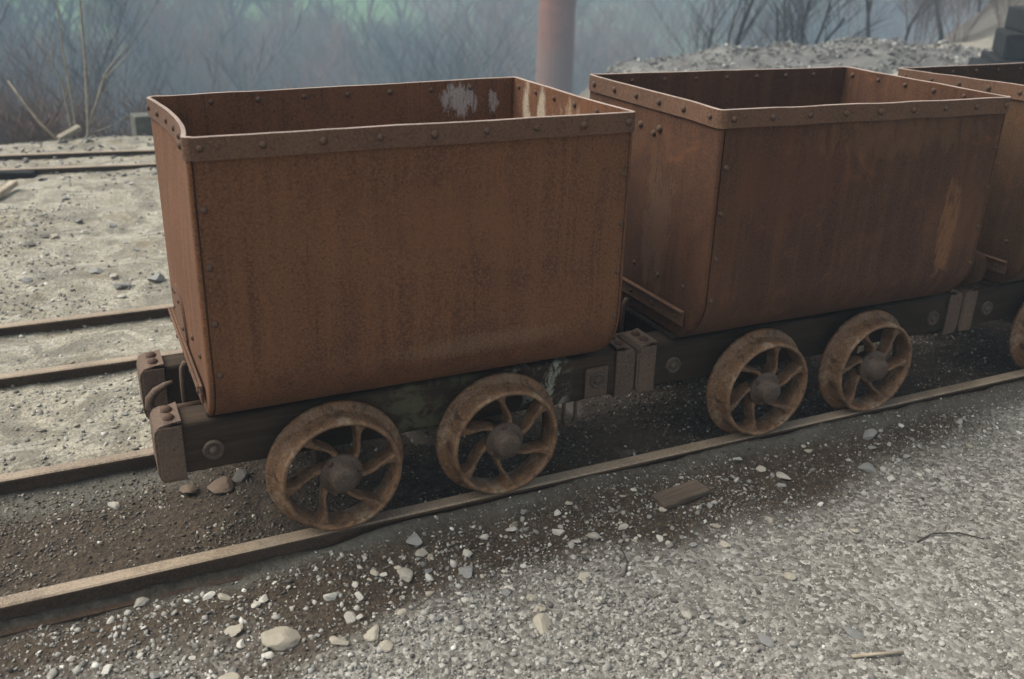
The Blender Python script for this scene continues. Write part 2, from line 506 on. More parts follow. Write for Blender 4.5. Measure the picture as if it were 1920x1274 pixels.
def ground_material():
    m, nt, bs = new_mat('yard_ground'); T = NT(nt)
    tc = T.n('ShaderNodeTexCoord').outputs['Object']
    def at(n):
        a = T.n('ShaderNodeAttribute'); a.attribute_name = n
        return a.outputs['Fac']
    n1 = T.noise(tc, 7, 6, .7, .4); n2 = T.noise(tc, 42, 5, .7); v1 = T.vor(tc, 75, 'F1', 'Color'); n0 = T.noise(tc, 1.6, 5, .6, .4)
    vd = T.vor(tc, 75)
    vsep = T.n('ShaderNodeSeparateColor'); T.l(v1, vsep.inputs[0])
    pale = T.ramp(vsep.outputs[0], [(0, (.075, .070, .060)), (.45, (.165, .157, .137)), (.8, (.265, .255, .225)), (1, (.40, .385, .345))])
    pale = T.mix(T.mr(n1, .35, .7, 0, .45), pale, (.19, .18, .155))
    soil = T.ramp(n2, [(.3, (.019, .014, .010)), (.5, (.042, .031, .021)), (.75, (.082, .060, .039))])
    soil = T.mix(T.mr(n1, .5, .7, 0, .5), soil, (.075, .058, .040))
    mud = T.ramp(n2, [(.3, (.060, .060, .050)), (.7, (.115, .11, .09))])
    mud = T.mix(T.mr(n1, .4, .7, 0, .5), mud, (.065, .055, .042))
    clay = T.ramp(n1, [(.28, (.155, .133, .092)), (.5, (.29, .265, .200)), (.72, (.42, .395, .32))])
    clay = T.mix(T.mr(n2, .4, .62, 0, .7), clay, (.105, .098, .080))
    clay = T.mix(T.mr(T.noise(tc, 130, 3, .7), .5, .66, 0, .7), clay, (.34, .335, .30))
    clay = T.mix(T.mr(T.noise(tc, 2.4, 5, .65, .5), .52, .68, 0, .7), clay, (.165, .135, .080))
    clay = T.mix(T.mr(T.noise(tc, 3.3, 6, .7, .8), .46, .60, 0, .65), clay, (.105, .097, .078))
    clay = T.mix(T.mr(T.noise(T.mapping(tc, (.8, 7, 1)), 1.0, 5, .7, .4), .55, .68, 0, .6), clay, (.36, .345, .29))
    nb = T.noise(tc, .055, 5, .6, .5); ns = T.noise(tc, .9, 4, .7)
    grass = T.ramp(nb, [(.36, (.045, .042, .026)), (.46, (.060, .068, .032)), (.56, (.070, .105, .042)), (.64, (.085, .15, .055))])
    sy = T.n('ShaderNodeSeparateXYZ'); T.l(tc, sy.inputs[0])
    grass = T.mix(T.mr(sy.outputs[1], 45, 85), (.055, .046, .034), grass)
    grass = T.mix(T.mr(ns, .4, .7, 0, .6), grass, (.060, .052, .038))
    spoil = T.ramp(n0, [(.3, (.06, .06, .057)), (.5, (.12, .12, .113)), (.72, (.185, .185, .17))])
    spoil = T.mix(T.mr(n1, .42, .66, 0, .5), spoil, (.12, .11, .10))
    c = T.mix(at('clay'), pale, clay)
    c = T.mix(at('soil'), c, soil)
    c = T.mix(at('mud'), c, mud)
    c = T.mix(at('heap'), c, spoil)
    c = T.mix(at('grass'), c, grass)
    c = T.mix(at('field'), c, (.080, .15, .058))
    T.l(c, bs.inputs['Base Color'])
    bs.inputs['Roughness'].default_value = .92
    bs.inputs['Specular IOR Level'].default_value = .25
    h = T.math('ADD', T.math('MULTIPLY', n2, .7), T.math('ADD', T.math('MULTIPLY', n1, 1.2), T.math('MULTIPLY', vd, -.6)))
    T.l(T.bump(h, .7, .012), bs.inputs['Normal'])
    return m
me = mesh_np('ground', np.stack([GX, GY, GZ], -1).reshape(-1, 3), GF, ground_material(), smooth=True)
for nme, arr in zip(('soil', 'mud', 'clay', 'grass', 'heap', 'field'), ZS + (FM,)):
    a = me.attributes.new(nme, 'FLOAT', 'POINT')
    a.data.foreach_set('value', np.clip(arr, 0, 1).astype(np.float32).ravel())
ground = obj('ground', me)
tag(ground, 'bare stony mine yard falling away to a wooded valley', 'ground', kind='structure')

# ------------------------------------------------------------------ rails
def rail_profile(hw, hh, foot):
    # (y, z) outline, z=0 at the running surface
    return [(-hw, -.004), (-hw + .005, 0), (hw - .005, 0), (hw, -.004), (hw, -.012), (.006, -.020), (.0045, -hh + .016),
            (foot, -hh + .006), (foot, -hh), (-foot, -hh), (-foot, -hh + .006), (-.0045, -hh + .016), (-.006, -.020), (-hw, -.012)]
def rail(label, x0, x1, y0, slope=0.0, z=0.0, hw=.0245, hh=.082, foot=.042, wob=.004, seed=0, zslope=0.0):
    pr = rail_profile(hw, hh, foot)
    n = max(8, int((x1 - x0) / .25))
    xs = np.linspace(x0, x1, n)
    V = []; F = []
    k = len(pr)
    for i, x in enumerate(xs):
        dy = slope * (x - x0) + wob * float(fbm(x * .7, seed, seed, 2)) * 2
        dz = z + zslope * (x - x0) + wob * .7 * float(fbm(x * .6, seed + 5, seed + 3, 2))
        for (a, b) in pr: V.append((x, y0 + dy + a, dz + b))
    for i in range(n - 1):
        for j in range(k):
            F.append((i * k + j, i * k + (j + 1) % k, (i + 1) * k + (j + 1) % k, (i + 1) * k + j))
    F.append(tuple(range(k - 1, -1, -1))); F.append(tuple((n - 1) * k + j for j in range(k)))
    me_ = mesh_np('track_rail', V, F, M['railside'])
    me_.materials.append(M['railiron'])
    mi = np.zeros(len(F), dtype=np.int32)
    for q in range(n - 1): mi[q * k:q * k + 3] = 1      # worn running surface
    me_.polygons.foreach_set('material_index', mi)
    o = obj('track_rail', me_)
    return tag(o, label, 'rail', 'narrow gauge track rails')
rail('near rail under the carts, nearest to the viewer, half sunk in mud', -3.5, 9.0, .060, seed=1, wob=.0)
rail('far rail of the track the carts stand on', -4.0, 9.0, .742, seed=3, wob=.0, z=.0)
rail('nearer rail of the empty middle track behind the carts', -4.5, 9.5, 1.585, seed=4, z=-.004, slope=.004)
rail('farther rail of the empty middle track, with tan worn head', -4.5, 9.5, 2.155, seed=5, z=.000, slope=.004)
FS = -.125
rail('nearer rail of the distant track by the bank edge', -6, 5.5, 5.46 + .66, slope=FS, z=.03, hw=.024, hh=.085, foot=.05, seed=6)
rail('farthest rail at the bank edge below the bare saplings', -6, 5.5, 6.00 + .66, slope=FS, z=.03, hw=.024, hh=.085, foot=.05, seed=7)

def sleeper(label, x, y, length, rz, top, w=.13, h=.10, mat='sleeper', rough=1.0):
    bm = bmesh.new()
    bm_box(bm, (-w / 2, -length / 2, -h), (w / 2, length / 2, 0), .012, 2)
    bmesh.ops.subdivide_edges(bm, edges=[e for e in bm.edges if abs((e.verts[0].co - e.verts[1].co).y) > .3], cuts=9)
    for v in bm.verts:
        v.co.z += .012 * rough * float(fbm(v.co.y * 5 + x * 3, v.co.x * 9, 71, 3)); v.co.x += .008 * rough * float(fbm(v.co.y * 6, x + v.co.z * 8, 73, 2))
    o = obj('timber_sleeper', bm_mesh('timber_sleeper', bm, M[mat], False), loc=(x, y, top), rot=(0, 0, rz))
    return tag(o, label, 'sleeper', 'buried track sleepers')
sleeper('sleeper nearly buried between the wheels of the first cart', .80, .40, .56, -.03, -.060)
sleeper('sleeper nearly buried in the gap below the two carts', 1.45, .40, .56, .03, -.060)
sleeper('dark sleeper end poking out below the distant track at left edge', -.72, 5.42, .5, 1.35, .020, w=.12, mat='blackwood')
sleeper('second dark sleeper end below the distant rails', .75, 5.25, .6, .12, .03, w=.16)

# ------------------------------------------------------------------ mine carts
L, W, H, ZB = 1.25, .8265, 1.1735, .398
T_ = .005
def outline(off, n_side=12, n_bot=5):
    """half U section from the near top to the bottom centre, moved inward by off:
    upright side, a firm bend, a sloping lower strip and the floor"""
    y0 = .008 + off; zb = ZB + off; zt_ = H - .002
    zk = .565
    pts = [(y0, zt_ + (zk - zt_) * i / n_side) for i in range(n_side + 1)]
    ye = .122 + off * .6
    p1 = (y0 + .004, .462 + off * .5)
    for i in range(1, 10):
        t = i / 9
        pts.append((y0 * (1 - t) ** 2 + 2 * p1[0] * t * (1 - t) + ye * t * t, zk * (1 - t) ** 2 + 2 * p1[1] * t * (1 - t) + zb * t * t))
    for i in range(1, n_bot + 1): pts.append((ye + (W / 2 - ye) * i / n_bot, zb))
    return pts

class Deform:
    def __init__(s, c, bowL=0.0, bowR=0.0, bc=.5, seed=0, lump=.0060):
        s.c = c; s.bl = bowL; s.br = bowR; s.bc = bc; s.seed = seed; s.lump = lump
    def __call__(s, p, wave=True):
        x, y, z = p
        u = min(max(x / L, 0), 1); v = min(max(y / W, 0), 1)
        w = min(max((z - ZB) / (H - ZB), 0), 1)
        dz = ((s.c[0] * (1 - u) + s.c[1] * u) * (1 - v) + (s.c[2] * (1 - u) + s.c[3] * u) * v) * w
        bow = math.sin(math.pi * v ** s.bc) if 0 < v < 1 else 0
        dx = s.bl * bow * w ** 3 * math.exp(-u * 9) + s.br * bow * w ** 3 * math.exp(-(1 - u) * 9)
        dy = 0
        if wave:
            k = math.sin(math.pi * u) * w * (1 - w) * 4
            dy = s.lump * 2 * float(fbm(x * 3 + s.seed, z * 3 + y, s.seed, 3)) * k
            kx = math.sin(math.pi * v) * w * (1 - w) * 4
            dx += s.lump * 2 * float(fbm(y * 4 + s.seed, z * 4 + x, s.seed + 7, 3)) * kx
        return (x + dx, y + dy, z + dz)

def rivet_mesh(r=.0105, h=.0085):
    V = []; F = []; k = 9
    for (rr, hh) in ((1.0, -.002 / h), (1.0, .12), (.86, .55), (.5, .9)):
        for j in range(k):
            a = 2 * math.pi * j / k
            V.append((r * rr * math.cos(a), r * rr * math.sin(a), h * hh))
    V.append((0, 0, h))
    for i in range(3):
        for j in range(k): F.append((i * k + j, i * k + (j + 1) % k, (i + 1) * k + (j + 1) % k, (i + 1) * k + j))
    for j in range(k): F.append((3 * k + j, 3 * k + (j + 1) % k, 4 * k))
    return mesh_np('rivet', V, F, M['rust_rivet'], True)
RIVET = rivet_mesh()
ROT = {'-y': (math.pi / 2, 0, 0), '+y': (-math.pi / 2, 0, 0), '-x': (0, -math.pi / 2, 0), '+x': (0, math.pi / 2, 0), '+z': (0, 0, 0)}
def rivet(parent, p, d, D, name='rivet', me=None, sc=1.0):
    q = D(p, False) if D else p
    o = obj(name, me or RIVET, parent, q, ROT[d])
    s = sc * random.uniform(.88, 1.12)
    o.scale = (s, s, s * random.uniform(.8, 1.1))
    return o

def mirror_y(V): return [(v[0], W - v[1], v[2]) for v in V]
def flip(F): return [tuple(reversed(f)) for f in F]

# wheel pieces, local frame: axle along y, front face at y=0 looking towards -y
def lathe(prof, k=48, closed=True):
    V = []; F = []
    n = len(prof)
    for i in range(k):
        a = 2 * math.pi * i / k
        for (r, y) in prof: V.append((r * math.cos(a), y, r * math.sin(a)))
    for i in range(k):
        i2 = (i + 1) % k
        for j in range(n if closed else n - 1):
            j2 = (j + 1) % n
            F.append((i * n + j, i * n + j2, i2 * n + j2, i2 * n + j))
    return V, F
def rim_mesh():
    prof = [(.164, .004), (.168, .000), (.175, .001), (.178, .006), (.1795, .030), (.181, .058), (.186, .064), (.199, .069), (.206, .075),
            (.207, .083), (.203, .090), (.190, .093), (.172, .092), (.163, .086), (.161, .06), (.162, .02)]
    V, F = lathe(prof, 56)
    return mesh_np('wheel_rim', V, F, M['wheel'], True)
def spoke_mesh():
    # curved fin between hub and rim, thin in the wheel plane and deep along the axle
    A = []; B = []
    n = 12
    ctr = []
    for i in range(n + 1):
        t = i / n
        r = .048 + (.1655 - .048) * t
        an = .85 * t - .38 * t * t - .04 * math.sin(t * math.pi * 2)
        ctr.append((r * math.cos(an), r * math.sin(an)))
    V = []; F = []
    for i in range(n + 1):
        t = i / n
        a = Vector(ctr[max(i - 1, 0)]); b = Vector(ctr[min(i + 1, n)])
        tg = (b - a).normalized(); nm = Vector((-tg.y, tg.x))
        th = .0054 + .0070 * (t - .42) ** 2 * 4 + .006 * max(0, t - .8) * 5 * .6
        y0 = .024 - .014 * t; y1 = .070 - .002 * t
        c = Vector(ctr[i])
        sec = []
        for (w, y) in ((-1, y0 + .005), (-.5, y0), (.5, y0), (1, y0 + .005), (1.15, (y0 + y1) / 2), (1, y1), (-1, y1), (-1.15, (y0 + y1) / 2)):
            p = c + nm * th * w
            sec.append((p.x, y, p.y))
        V += sec
    k = 8
    for i in range(n):
        for j in range(k): F.append((i * k + j, (i + 1) * k + j, (i + 1) * k + (j + 1) % k, i * k + (j + 1) % k))
    F.append(tuple(range(k))); F.append(tuple(n * k + j for j in range(k - 1, -1, -1)))
    return mesh_np('spoke', V, F, M['wheel'], False)
def hub_mesh():
    prof = [(.0, -.026), (.022, -.0255), (.035, -.022), (.041, -.014), (.042, .012), (.047, .016), (.062, .018), (.064, .022), (.064, .034), (.052, .040), (.045, .075), (.0, .076)]
    V, F = lathe(prof, 28, False)
    return mesh_np('hub', V, F, M['hub'], True)
def bolt_mesh(r=.012, h=.010):
    bm = bmesh.new()
    bmesh.ops.create_cone(bm, cap_ends=True, segments=6, radius1=r, radius2=r * .92, depth=h, matrix=Matrix.Translation((0, 0, h * .4)))
    bmesh.ops.bevel(bm, geom=list(bm.edges), offset=.0018, segments=1, affect='EDGES')
    return bm_mesh('bolt', bm, M['hub'])
RIM, SPOKE, HUB, BOLT = rim_mesh(), spoke_mesh(), hub_mesh(), bolt_mesh()
DOME = rivet_mesh(.017, .015); DOME.name = 'cap_bolt'

def make_wheel(parent, x, y, far, spin):
    o = obj('wheel', RIM, parent, (x, y, .181))
    o.rotation_euler = (0, spin, math.pi if far else 0)
    for i in range(6):
        s_ = obj('spoke', SPOKE, o); s_.rotation_euler = (0, i * math.pi / 3, 0)
    obj('hub', HUB, o)
    for i in range(3):
        a = i * 2 * math.pi / 3 + .5
        b = obj('hub_bolt', RIVET, o, (.054 * math.cos(a), .020, .054 * math.sin(a)), ROT['-y'])
    return o

def tube_obj(name, P, R, mat, parent=None, k=8, smooth=True):
    V, F = tube_np(P, R, k)
    return obj(name, mesh_np(name, V, F, mat, smooth), parent)

def make_cart(x0, label, D, sheet, beam, spin, wheels=(.352, .872), link_under=False, extra_bolts=False):
    root = empty('mine_cart', (x0, 0, 0))
    tag(root, label, 'mine cart', 'rusty mine carts on the near track')
    # --- side panels: one sheet each, bent under at the bottom
    xs = np.linspace(.0255, L - .0255, 31)
    for far in (False, True):
        po = outline(0)[:-3]; pi = outline(T_)[:-3]
        A = [[D((x, (W - p[0]) if far else p[0], p[1])) for p in po] for x in xs]
        B = [[D((x, (W - p[0]) if far else p[0], p[1])) for p in pi] for x in xs]
        V, F = slab(A, B)
        if not far: F = flip(F)
        sp = obj('side_panel', mesh_np('side_panel', V, F, sheet, True), root)
        sp.data.polygons.foreach_set('use_smooth', np.array([len(f) == 4 for f in F]))
        m_ = sp.modifiers.new('edge', 'EDGE_SPLIT'); m_.split_angle = math.radians(40)
        for xx in (.041, L - .034):
            for zz in (.997, .852, .704, .563):
                if not far: rivet(sp, (xx, .0085, zz), '-y', D, sc=.9)
                else: rivet(sp, (xx, W - .008 - T_ - .006, zz), '-y', D, sc=.8)
        if far:   # rivet heads inside, along the top
            for i in range(9): rivet(sp, (.045 + .1463 * i, W - .008 - T_, 1.146), '-y', D, sc=.9)
    # --- floor
    V, F = slab([[(x, y, ZB + .0065) for y in np.linspace(.22, W - .22, 4)] for x in np.linspace(.03, L - .03, 4)],
                [[(x, y, ZB + .0115) for y in np.linspace(.22, W - .22, 4)] for x in np.linspace(.03, L - .03, 4)])
    obj('floor_panel', mesh_np('floor_panel', V, F, sheet), root)
    # --- end panels: flanged inside the side sheets
    offs = []
    def erow(kind):
        rows = []
        # flange tucked inside the side sheet, joggled out to the rounded corner
        r = .012
        base = .0062 + (T_ if kind else 0)
        tk = T_ if kind else 0
        for xf in (.092, .060, .0235 + tk * .4): rows.append([(xf, p) for p in outline(base)])
        rows.append([(.0205 + tk * .4, p) for p in outline(tk + .0003)])
        rr = r - tk
        for i in range(1, 5):
            a = math.pi / 2 * i / 4
            off = tk + .0003 + rr * (1 - math.cos(a))
            xf = .008 + r - rr * math.sin(a)
            rows.append([(xf, p) for p in outline(off)])
        last = rows[-1]
        N = len(last); zb = last[-1][1][1]
        for i in range(1, 8):
            t = i / 7
            rw = []
            for k_, (xf, p) in enumerate(last):
                zt = (H - .002) + (zb - (H - .002)) * k_ / (N - 1)
                rw.append((xf, (p[0] + (W / 2 - p[0]) * t, p[1] + (zt - p[1]) * t)))
            rows.append(rw)
        return rows
    ro, ri = erow(0), erow(1)
    for right in (False, True):
        VV = []; FF = []
        for far in (False, True):
            def tr(xf, p): return D((L - xf if right else xf, W - p[0] if far else p[0], p[1]))
            A = [[tr(xf, p) for (xf, p) in row] for row in ro]
            B = [[tr(xf, p) for (xf, p) in row] for row in ri]
            V, F = slab(A, B)
            if far != right: F = flip(F)
            n0 = len(VV); VV += [tuple(v) for v in V]; FF += [tuple(i + n0 for i in f) for f in F]
        me_ = mesh_np('end_panel', VV, FF, sheet, True)
        ep = obj('end_panel', me_, root)
        m_ = ep.modifiers.new('edge', 'EDGE_SPLIT'); m_.split_angle = math.radians(50)
        for i in range(6):
            yy = .06 + (W - .12) * i / 5
            if right: rivet(ep, (L - .0135, yy, 1.146), '-x', D, sc=.9)
        if not right:
            for yy, zz in ((.12, .48), (.27, .475), (.42, .475), (.56, .475), (.7, .48)): rivet(ep, (.0075, yy, zz + .10), '-x', D, sc=.8)
            if extra_bolts:
                for yy, zz in ((.337, 1.02), (.452, 1.015), (.37, 1.0)): rivet(ep, (.008, yy, zz + .04), '-x', D, sc=1.15)
        # stiffening angle along the foot of the end plate
        bm = bmesh.new()
        xa = (L - .002) if right else .002
        sg = 1 if right else -1
        def bx(lo, hi): bm_box(bm, (min(lo[0], hi[0]), lo[1], lo[2]), (max(lo[0], hi[0]), hi[1], hi[2]), .002, 1)
        bx((xa, .09, .452), (xa + sg * .008, W - .09, .505)); bx((xa + sg * .0085, .092, .4985), (xa + sg * .017, W - .092, .5045))
        es = obj('end_stiffener', bm_mesh('end_stiffener', bm, M['rust_band']), root)
        if not right:
            for i in range(5): rivet(es, (xa + sg * .008, .13 + .14 * i, .476), '-x', None, sc=.8)
    # --- rim strip
    rc = .03; path = []
    def seg(a, b, n):
        for i in range(n): path.append((a[0] + (b[0] - a[0]) * i / n, a[1] + (b[1] - a[1]) * i / n))
    def arc(cx, cy, a0):
        for i in range(5):
            a = a0 + math.pi / 2 * i / 5
            path.append((cx + rc * math.cos(a), cy + rc * math.sin(a)))
    seg((rc, 0), (L - rc, 0), 26); arc(L - rc, rc, -math.pi / 2); seg((L, rc), (L, W - rc), 18); arc(L - rc, W - rc, 0)
    seg((L - rc, W), (rc, W), 26); arc(rc, W - rc, math.pi / 2); seg((0, W - rc), (0, rc), 18); arc(rc, rc, math.pi)
    n = len(path); V = []; F = []
    zb_ = H - .056
    for i in range(n):
        a = Vector(path[i - 1]); b = Vector(path[(i + 1) % n]); tg = (b - a).normalized(); nr = Vector((tg.y, -tg.x))
        p = Vector(path[i])
        nb = .0012 * float(fbm(i * .37, D.seed, 5, 2)) * 2
        for (o_, z) in ((0, zb_), (0, H - .0015), (-.0015, H), (-.0115, H), (-.013, H - .0015), (-.013, H - .004), (-.0075, H - .0045), (-.0075, zb_)):
            q = p + nr * o_
            V.append(D((q.x, q.y, z + nb), False))
    k = 8
    for i in range(n):
        i2 = (i + 1) % n
        for j in range(k): F.append((i * k + j, i2 * k + j, i2 * k + (j + 1) % k, i * k + (j + 1) % k))
    rme = mesh_np('rim_band', V, F, M['rust_band'])
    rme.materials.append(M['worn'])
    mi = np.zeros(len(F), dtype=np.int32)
    for q in range(n): mi[q * k + 1:q * k + 4] = 1      # top edge: wear, with the sky highlight put into the paler colour
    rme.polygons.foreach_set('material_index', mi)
    rb = obj('rim_band', rme, root)
    for i in range(9):
        rivet(rb, (.045 + .1463 * i, -.0005, 1.146), '-y', D)
        rivet(rb, (.045 + .1463 * i, W + .0005, 1.146), '+y', D)
    for i in range(6):
        yy = .06 + (W - .12) * i / 5
        rivet(rb, (-.0005, yy, 1.146), '-x', D); rivet(rb, (L + .0005, yy, 1.146), '+x', D)
    # --- sole bars with iron end caps
    for y0 in (.150, W - .150 - .115):
        bm = bmesh.new()
        bm_box(bm, (-.118, y0, .215), (L + .132, y0 + .115, .372), .010, 2)
        bmesh.ops.subdivide_edges(bm, edges=[e for e in bm.edges if abs((e.verts[0].co - e.verts[1].co).x) > .5], cuts=16)
        for v in bm.verts:
            v.co.z += .008 * float(fbm(v.co.x * 6, v.co.y * 9 + x0, 81, 3)); v.co.y += .006 * float(fbm(v.co.x * 7 + 3, v.co.z * 9 + x0, 83, 3))
        sb = obj('sole_bar', bm_mesh('sole_bar', bm, beam), root)
        for xe, sg in ((-.133, 1), (L + .147, -1)):
            # U strap wrapped round the end, rounded over the top
            pts = []
            for (dx, z) in ((.074, .381), (.030, .382), (.014, .377), (.004, .364), (0, .345), (0, .235), (.004, .216), (.014, .204), (.074, .203)):
                pts.append((xe + sg * dx, z))
            A = []; B = []
            for i, (px, pz) in enumerate(pts):
                a = Vector(pts[max(i - 1, 0)]); b = Vector(pts[min(i + 1, len(pts) - 1)]); tg = (b - a).normalized(); nr = Vector((tg.y, -tg.x))
                if (nr.x * sg) < -1e-6 or (abs(nr.x) < 1e-6 and ((pz > .3 and nr.y > 0) or (pz < .3 and nr.y < 0))): nr = -nr
                A.append([(px, yy, pz) for yy in (y0 - .006, y0 + .115 + .006)])
                B.append([(px + nr.x * .007, yy, pz + nr.y * .007) for yy in (y0 - .006, y0 + .115 + .006)])
            V, F = slab(A, B)
            # side cheeks
            bm = bmesh.new()
            xl, xr = sorted((xe + sg * .0075, xe + sg * .074))
            bm_box(bm, (xl, y0 - .0085, .2105), (xr, y0 - .0015, .3735), .002, 1)
            bm_box(bm, (xl, y0 + .1165, .2105), (xr, y0 + .1235, .3735), .002, 1)
            n0 = len(V); V = list(map(tuple, V)) + [tuple(v.co) for v in bm.verts]
            bm.verts.index_update()
            F = F + [tuple(n0 + v.index for v in f.verts) for f in bm.faces]
            bm.free()
            me_ = mesh_np('end_cap', V, F, M['cap'])
            bmf = bmesh.new(); bmf.from_mesh(me_); bmesh.ops.recalc_face_normals(bmf, faces=bmf.faces); bmf.to_mesh(me_); bmf.free()
            obj('end_cap', me_, sb)
            for yy in (y0 + .033, y0 + .085):
                obj('cap_bolt', DOME, sb, (xe + sg * .045, yy, .381))
        # big washer and bolt on the outer face
        yf = y0 - (.012 if link_under else .003) if y0 < .3 else y0 + .117
        for xb in (.017, L + .0):
            V, F = lathe([(.0, -.012), (.012, -.012), (.0125, -.004), (.020, -.004), (.021, -.008), (.028, -.008), (.030, .002)], 20, False)
            o = obj('washer', mesh_np('washer', V, F, M['hub'], True), sb, (xb, yf, .285))
            if y0 > .3: o.rotation_euler = (0, 0, math.pi)
    # --- bearers across the frame, axles, wheels
    for xb in (.12, L - .12):
        bm = bmesh.new(); bm_box(bm, (xb - .05, .27, .24), (xb + .05, W - .27, .36), .008, 1)
        obj('cross_bearer', bm_mesh('cross_bearer', bm, beam), root)
    bm = bmesh.new(); bm_box(bm, (.01, .16, .3765), (L - .01, W - .16, .3955), .004, 1)
    obj('floor_bearer', bm_mesh('floor_bearer', bm, M['beam_dark']), root)
    for i, xw in enumerate(wheels):
        V, F = tube_np([(xw, .07, .181), (xw, .2, .181), (xw, W - .2, .181), (xw, W - .07, .181)], [.021] * 4, 14)
        obj('axle', mesh_np('axle', V, F, M['hub'], True), root)
        for yb in (.165, W - .165 - .075):
            bm = bmesh.new(); bm_box(bm, (xw - .045, yb, .148), (xw + .045, yb + .075, .2145), .010, 2)
            obj('axle_box', bm_mesh('axle_box', bm, M['hub']), root)
        make_wheel(root, xw, .022, False, spin[i])
        make_wheel(root, xw, W - .022, True, spin[i] + 1.1)
    # --- draw bar with hook and pin at the left end
    tube_obj('coupling_hook', [(.02, .41, .30), (-.06, .41, .298), (-.105, .41, .30), (-.122, .41, .318), (-.118, .41, .345), (-.100, .41, .366), (-.072, .41, .381), (-.050, .41, .388)],
             [.014, .014, .0145, .0145, .014, .012, .0095, .006], M['cap'], root, 10)
    tube_obj('coupling_pin', [(-.020, .43, .24), (-.021, .43, .36), (-.018, .43, .420), (-.010, .43, .434), (.002, .43, .428)], [.008, .008, .008, .0085, .007], M['cap'], root, 8)
    if link_under:
        P = []
        for i in range(15):
            a = math.pi * i / 14
            P.append((1.166 - .022 * math.cos(a), .165, .150 - .030 * math.sin(a)))
        P = [(1.144, .165, .216)] + P + [(1.188, .165, .216)]
        tube_obj('chain_link', P, [.0075] * len(P), M['hub'], root, 8)
        # bracket with a worn knob beside the end cap
        bm = bmesh.new(); bm_box(bm, (1.205, .1385, .222), (1.292, .1465, .33), .006, 2)
        br = obj('buffer_bracket', bm_mesh('buffer_bracket', bm, M['cap']), root)
    return root

cart1 = make_cart(0, 'nearest brown mine cart at left, with pale stains inside its far corner',
                  Deform((.003, .008, -.016, .007), bowL=.030, bowR=-.012, bc=.75, seed=3), M['rust_front'], M['beam'], (.35, .9), link_under=True)
cart2 = make_cart(1.5385, 'dark reddish mine cart in the middle, with orange streak down its side',
                  Deform((0, -.008, .008, .005), bowL=.004, bowR=.006, bc=1, seed=13), M['rust_second'], M['beam_dark'], (.15, .55), wheels=(.348, .856), extra_bolts=True)
cart3 = make_cart(3.077, 'ochre mine cart cut off by the right edge of the photo',
                  Deform((0, 0, -.008, 0), bowL=.0, bowR=.0, bc=1, seed=23), M['rust_third'], M['beam_dark'], (.5, .2))
# half round patch plate riveted low on the first cart's end
V = []; F = []; k = 22
for xo in (.0055, -.0005):
    for i in range(k):
        a = math.pi * i / (k - 1)
        V.append((xo, .52 + .135 * math.cos(a), .512 + .135 * math.sin(a)))
F = [tuple(range(k)), tuple(range(2 * k - 1, k - 1, -1))] + [(i, k + i, k + (i + 1) % k, (i + 1) % k) for i in range(k)]
pp = obj('patch_plate', mesh_np('patch_plate', V, F, M['rust_band']), cart1)
for a in (.3, 1.1, 2.0, 2.8): rivet(pp, (-.0005, .52 + .112 * math.cos(a), .512 + .112 * math.sin(a)), '-x', None, sc=.7)

# ------------------------------------------------------------------ stones
def ico(sub, seed, flat=(1, .8, .6), amp=.22):
    bm = bmesh.new()
    bmesh.ops.create_icosphere(bm, subdivisions=sub, radius=1.0)
    r = random.Random(seed)
    ph = [(Vector((r.uniform(-1, 1), r.uniform(-1, 1), r.uniform(-1, 1))).normalized(), r.uniform(.42, .85)) for _ in range(10)]
    for v in bm.verts:
        p = v.co.copy()
        for (n_, d_) in ph:      # chop by planes for broken faces
            t = p.dot(n_)
            if t > d_: p -= n_ * (t - d_) * .97
        p *= 1 + r.uniform(-amp, amp) * (.35 if sub < 3 else .12) + (.10 * float(fbm(p.x * 2.3 + seed, p.y * 2.3 + p.z * 1.7, seed, 3)) if sub > 2 else 0)
        v.co = Vector((p.x * flat[0], p.y * flat[1], p.z * flat[2]))
    return bm
def stone_meshes(n, sub, mat, seed, flat):
    r = random.Random(seed)
    return [bm_mesh('stone', ico(sub, seed * 100 + i, (1, r.uniform(.65, .95), flat * r.uniform(.75, 1.2))), mat, False) for i in range(n)]
ST = {c: stone_meshes(5, 3, M['stone_' + c], 3 + i, .58) for i, c in enumerate(('pale', 'cream', 'grey', 'dark', 'brown'))}
def zt(x, y): return float(terr(np.array([x]), np.array([y]))[0])
def stone(x, y, size, colr, label, group=None, rz=None, sink=.42, tilt=.25, wide=1.0):
    me_ = random.choice(ST[colr])
    o = obj('stone', me_)
    s = size / 2
    o.scale = (s * wide, s, s * random.uniform(.62, .95))
    o.rotation_euler = (random.uniform(-tilt, tilt), random.uniform(-tilt, tilt), random.uniform(0, 6.28) if rz is None else rz)
    o.location = (x, y, zt(x, y) + s * .55 * (1 - sink * 1.6))
    return tag(o, label, 'stone', group)
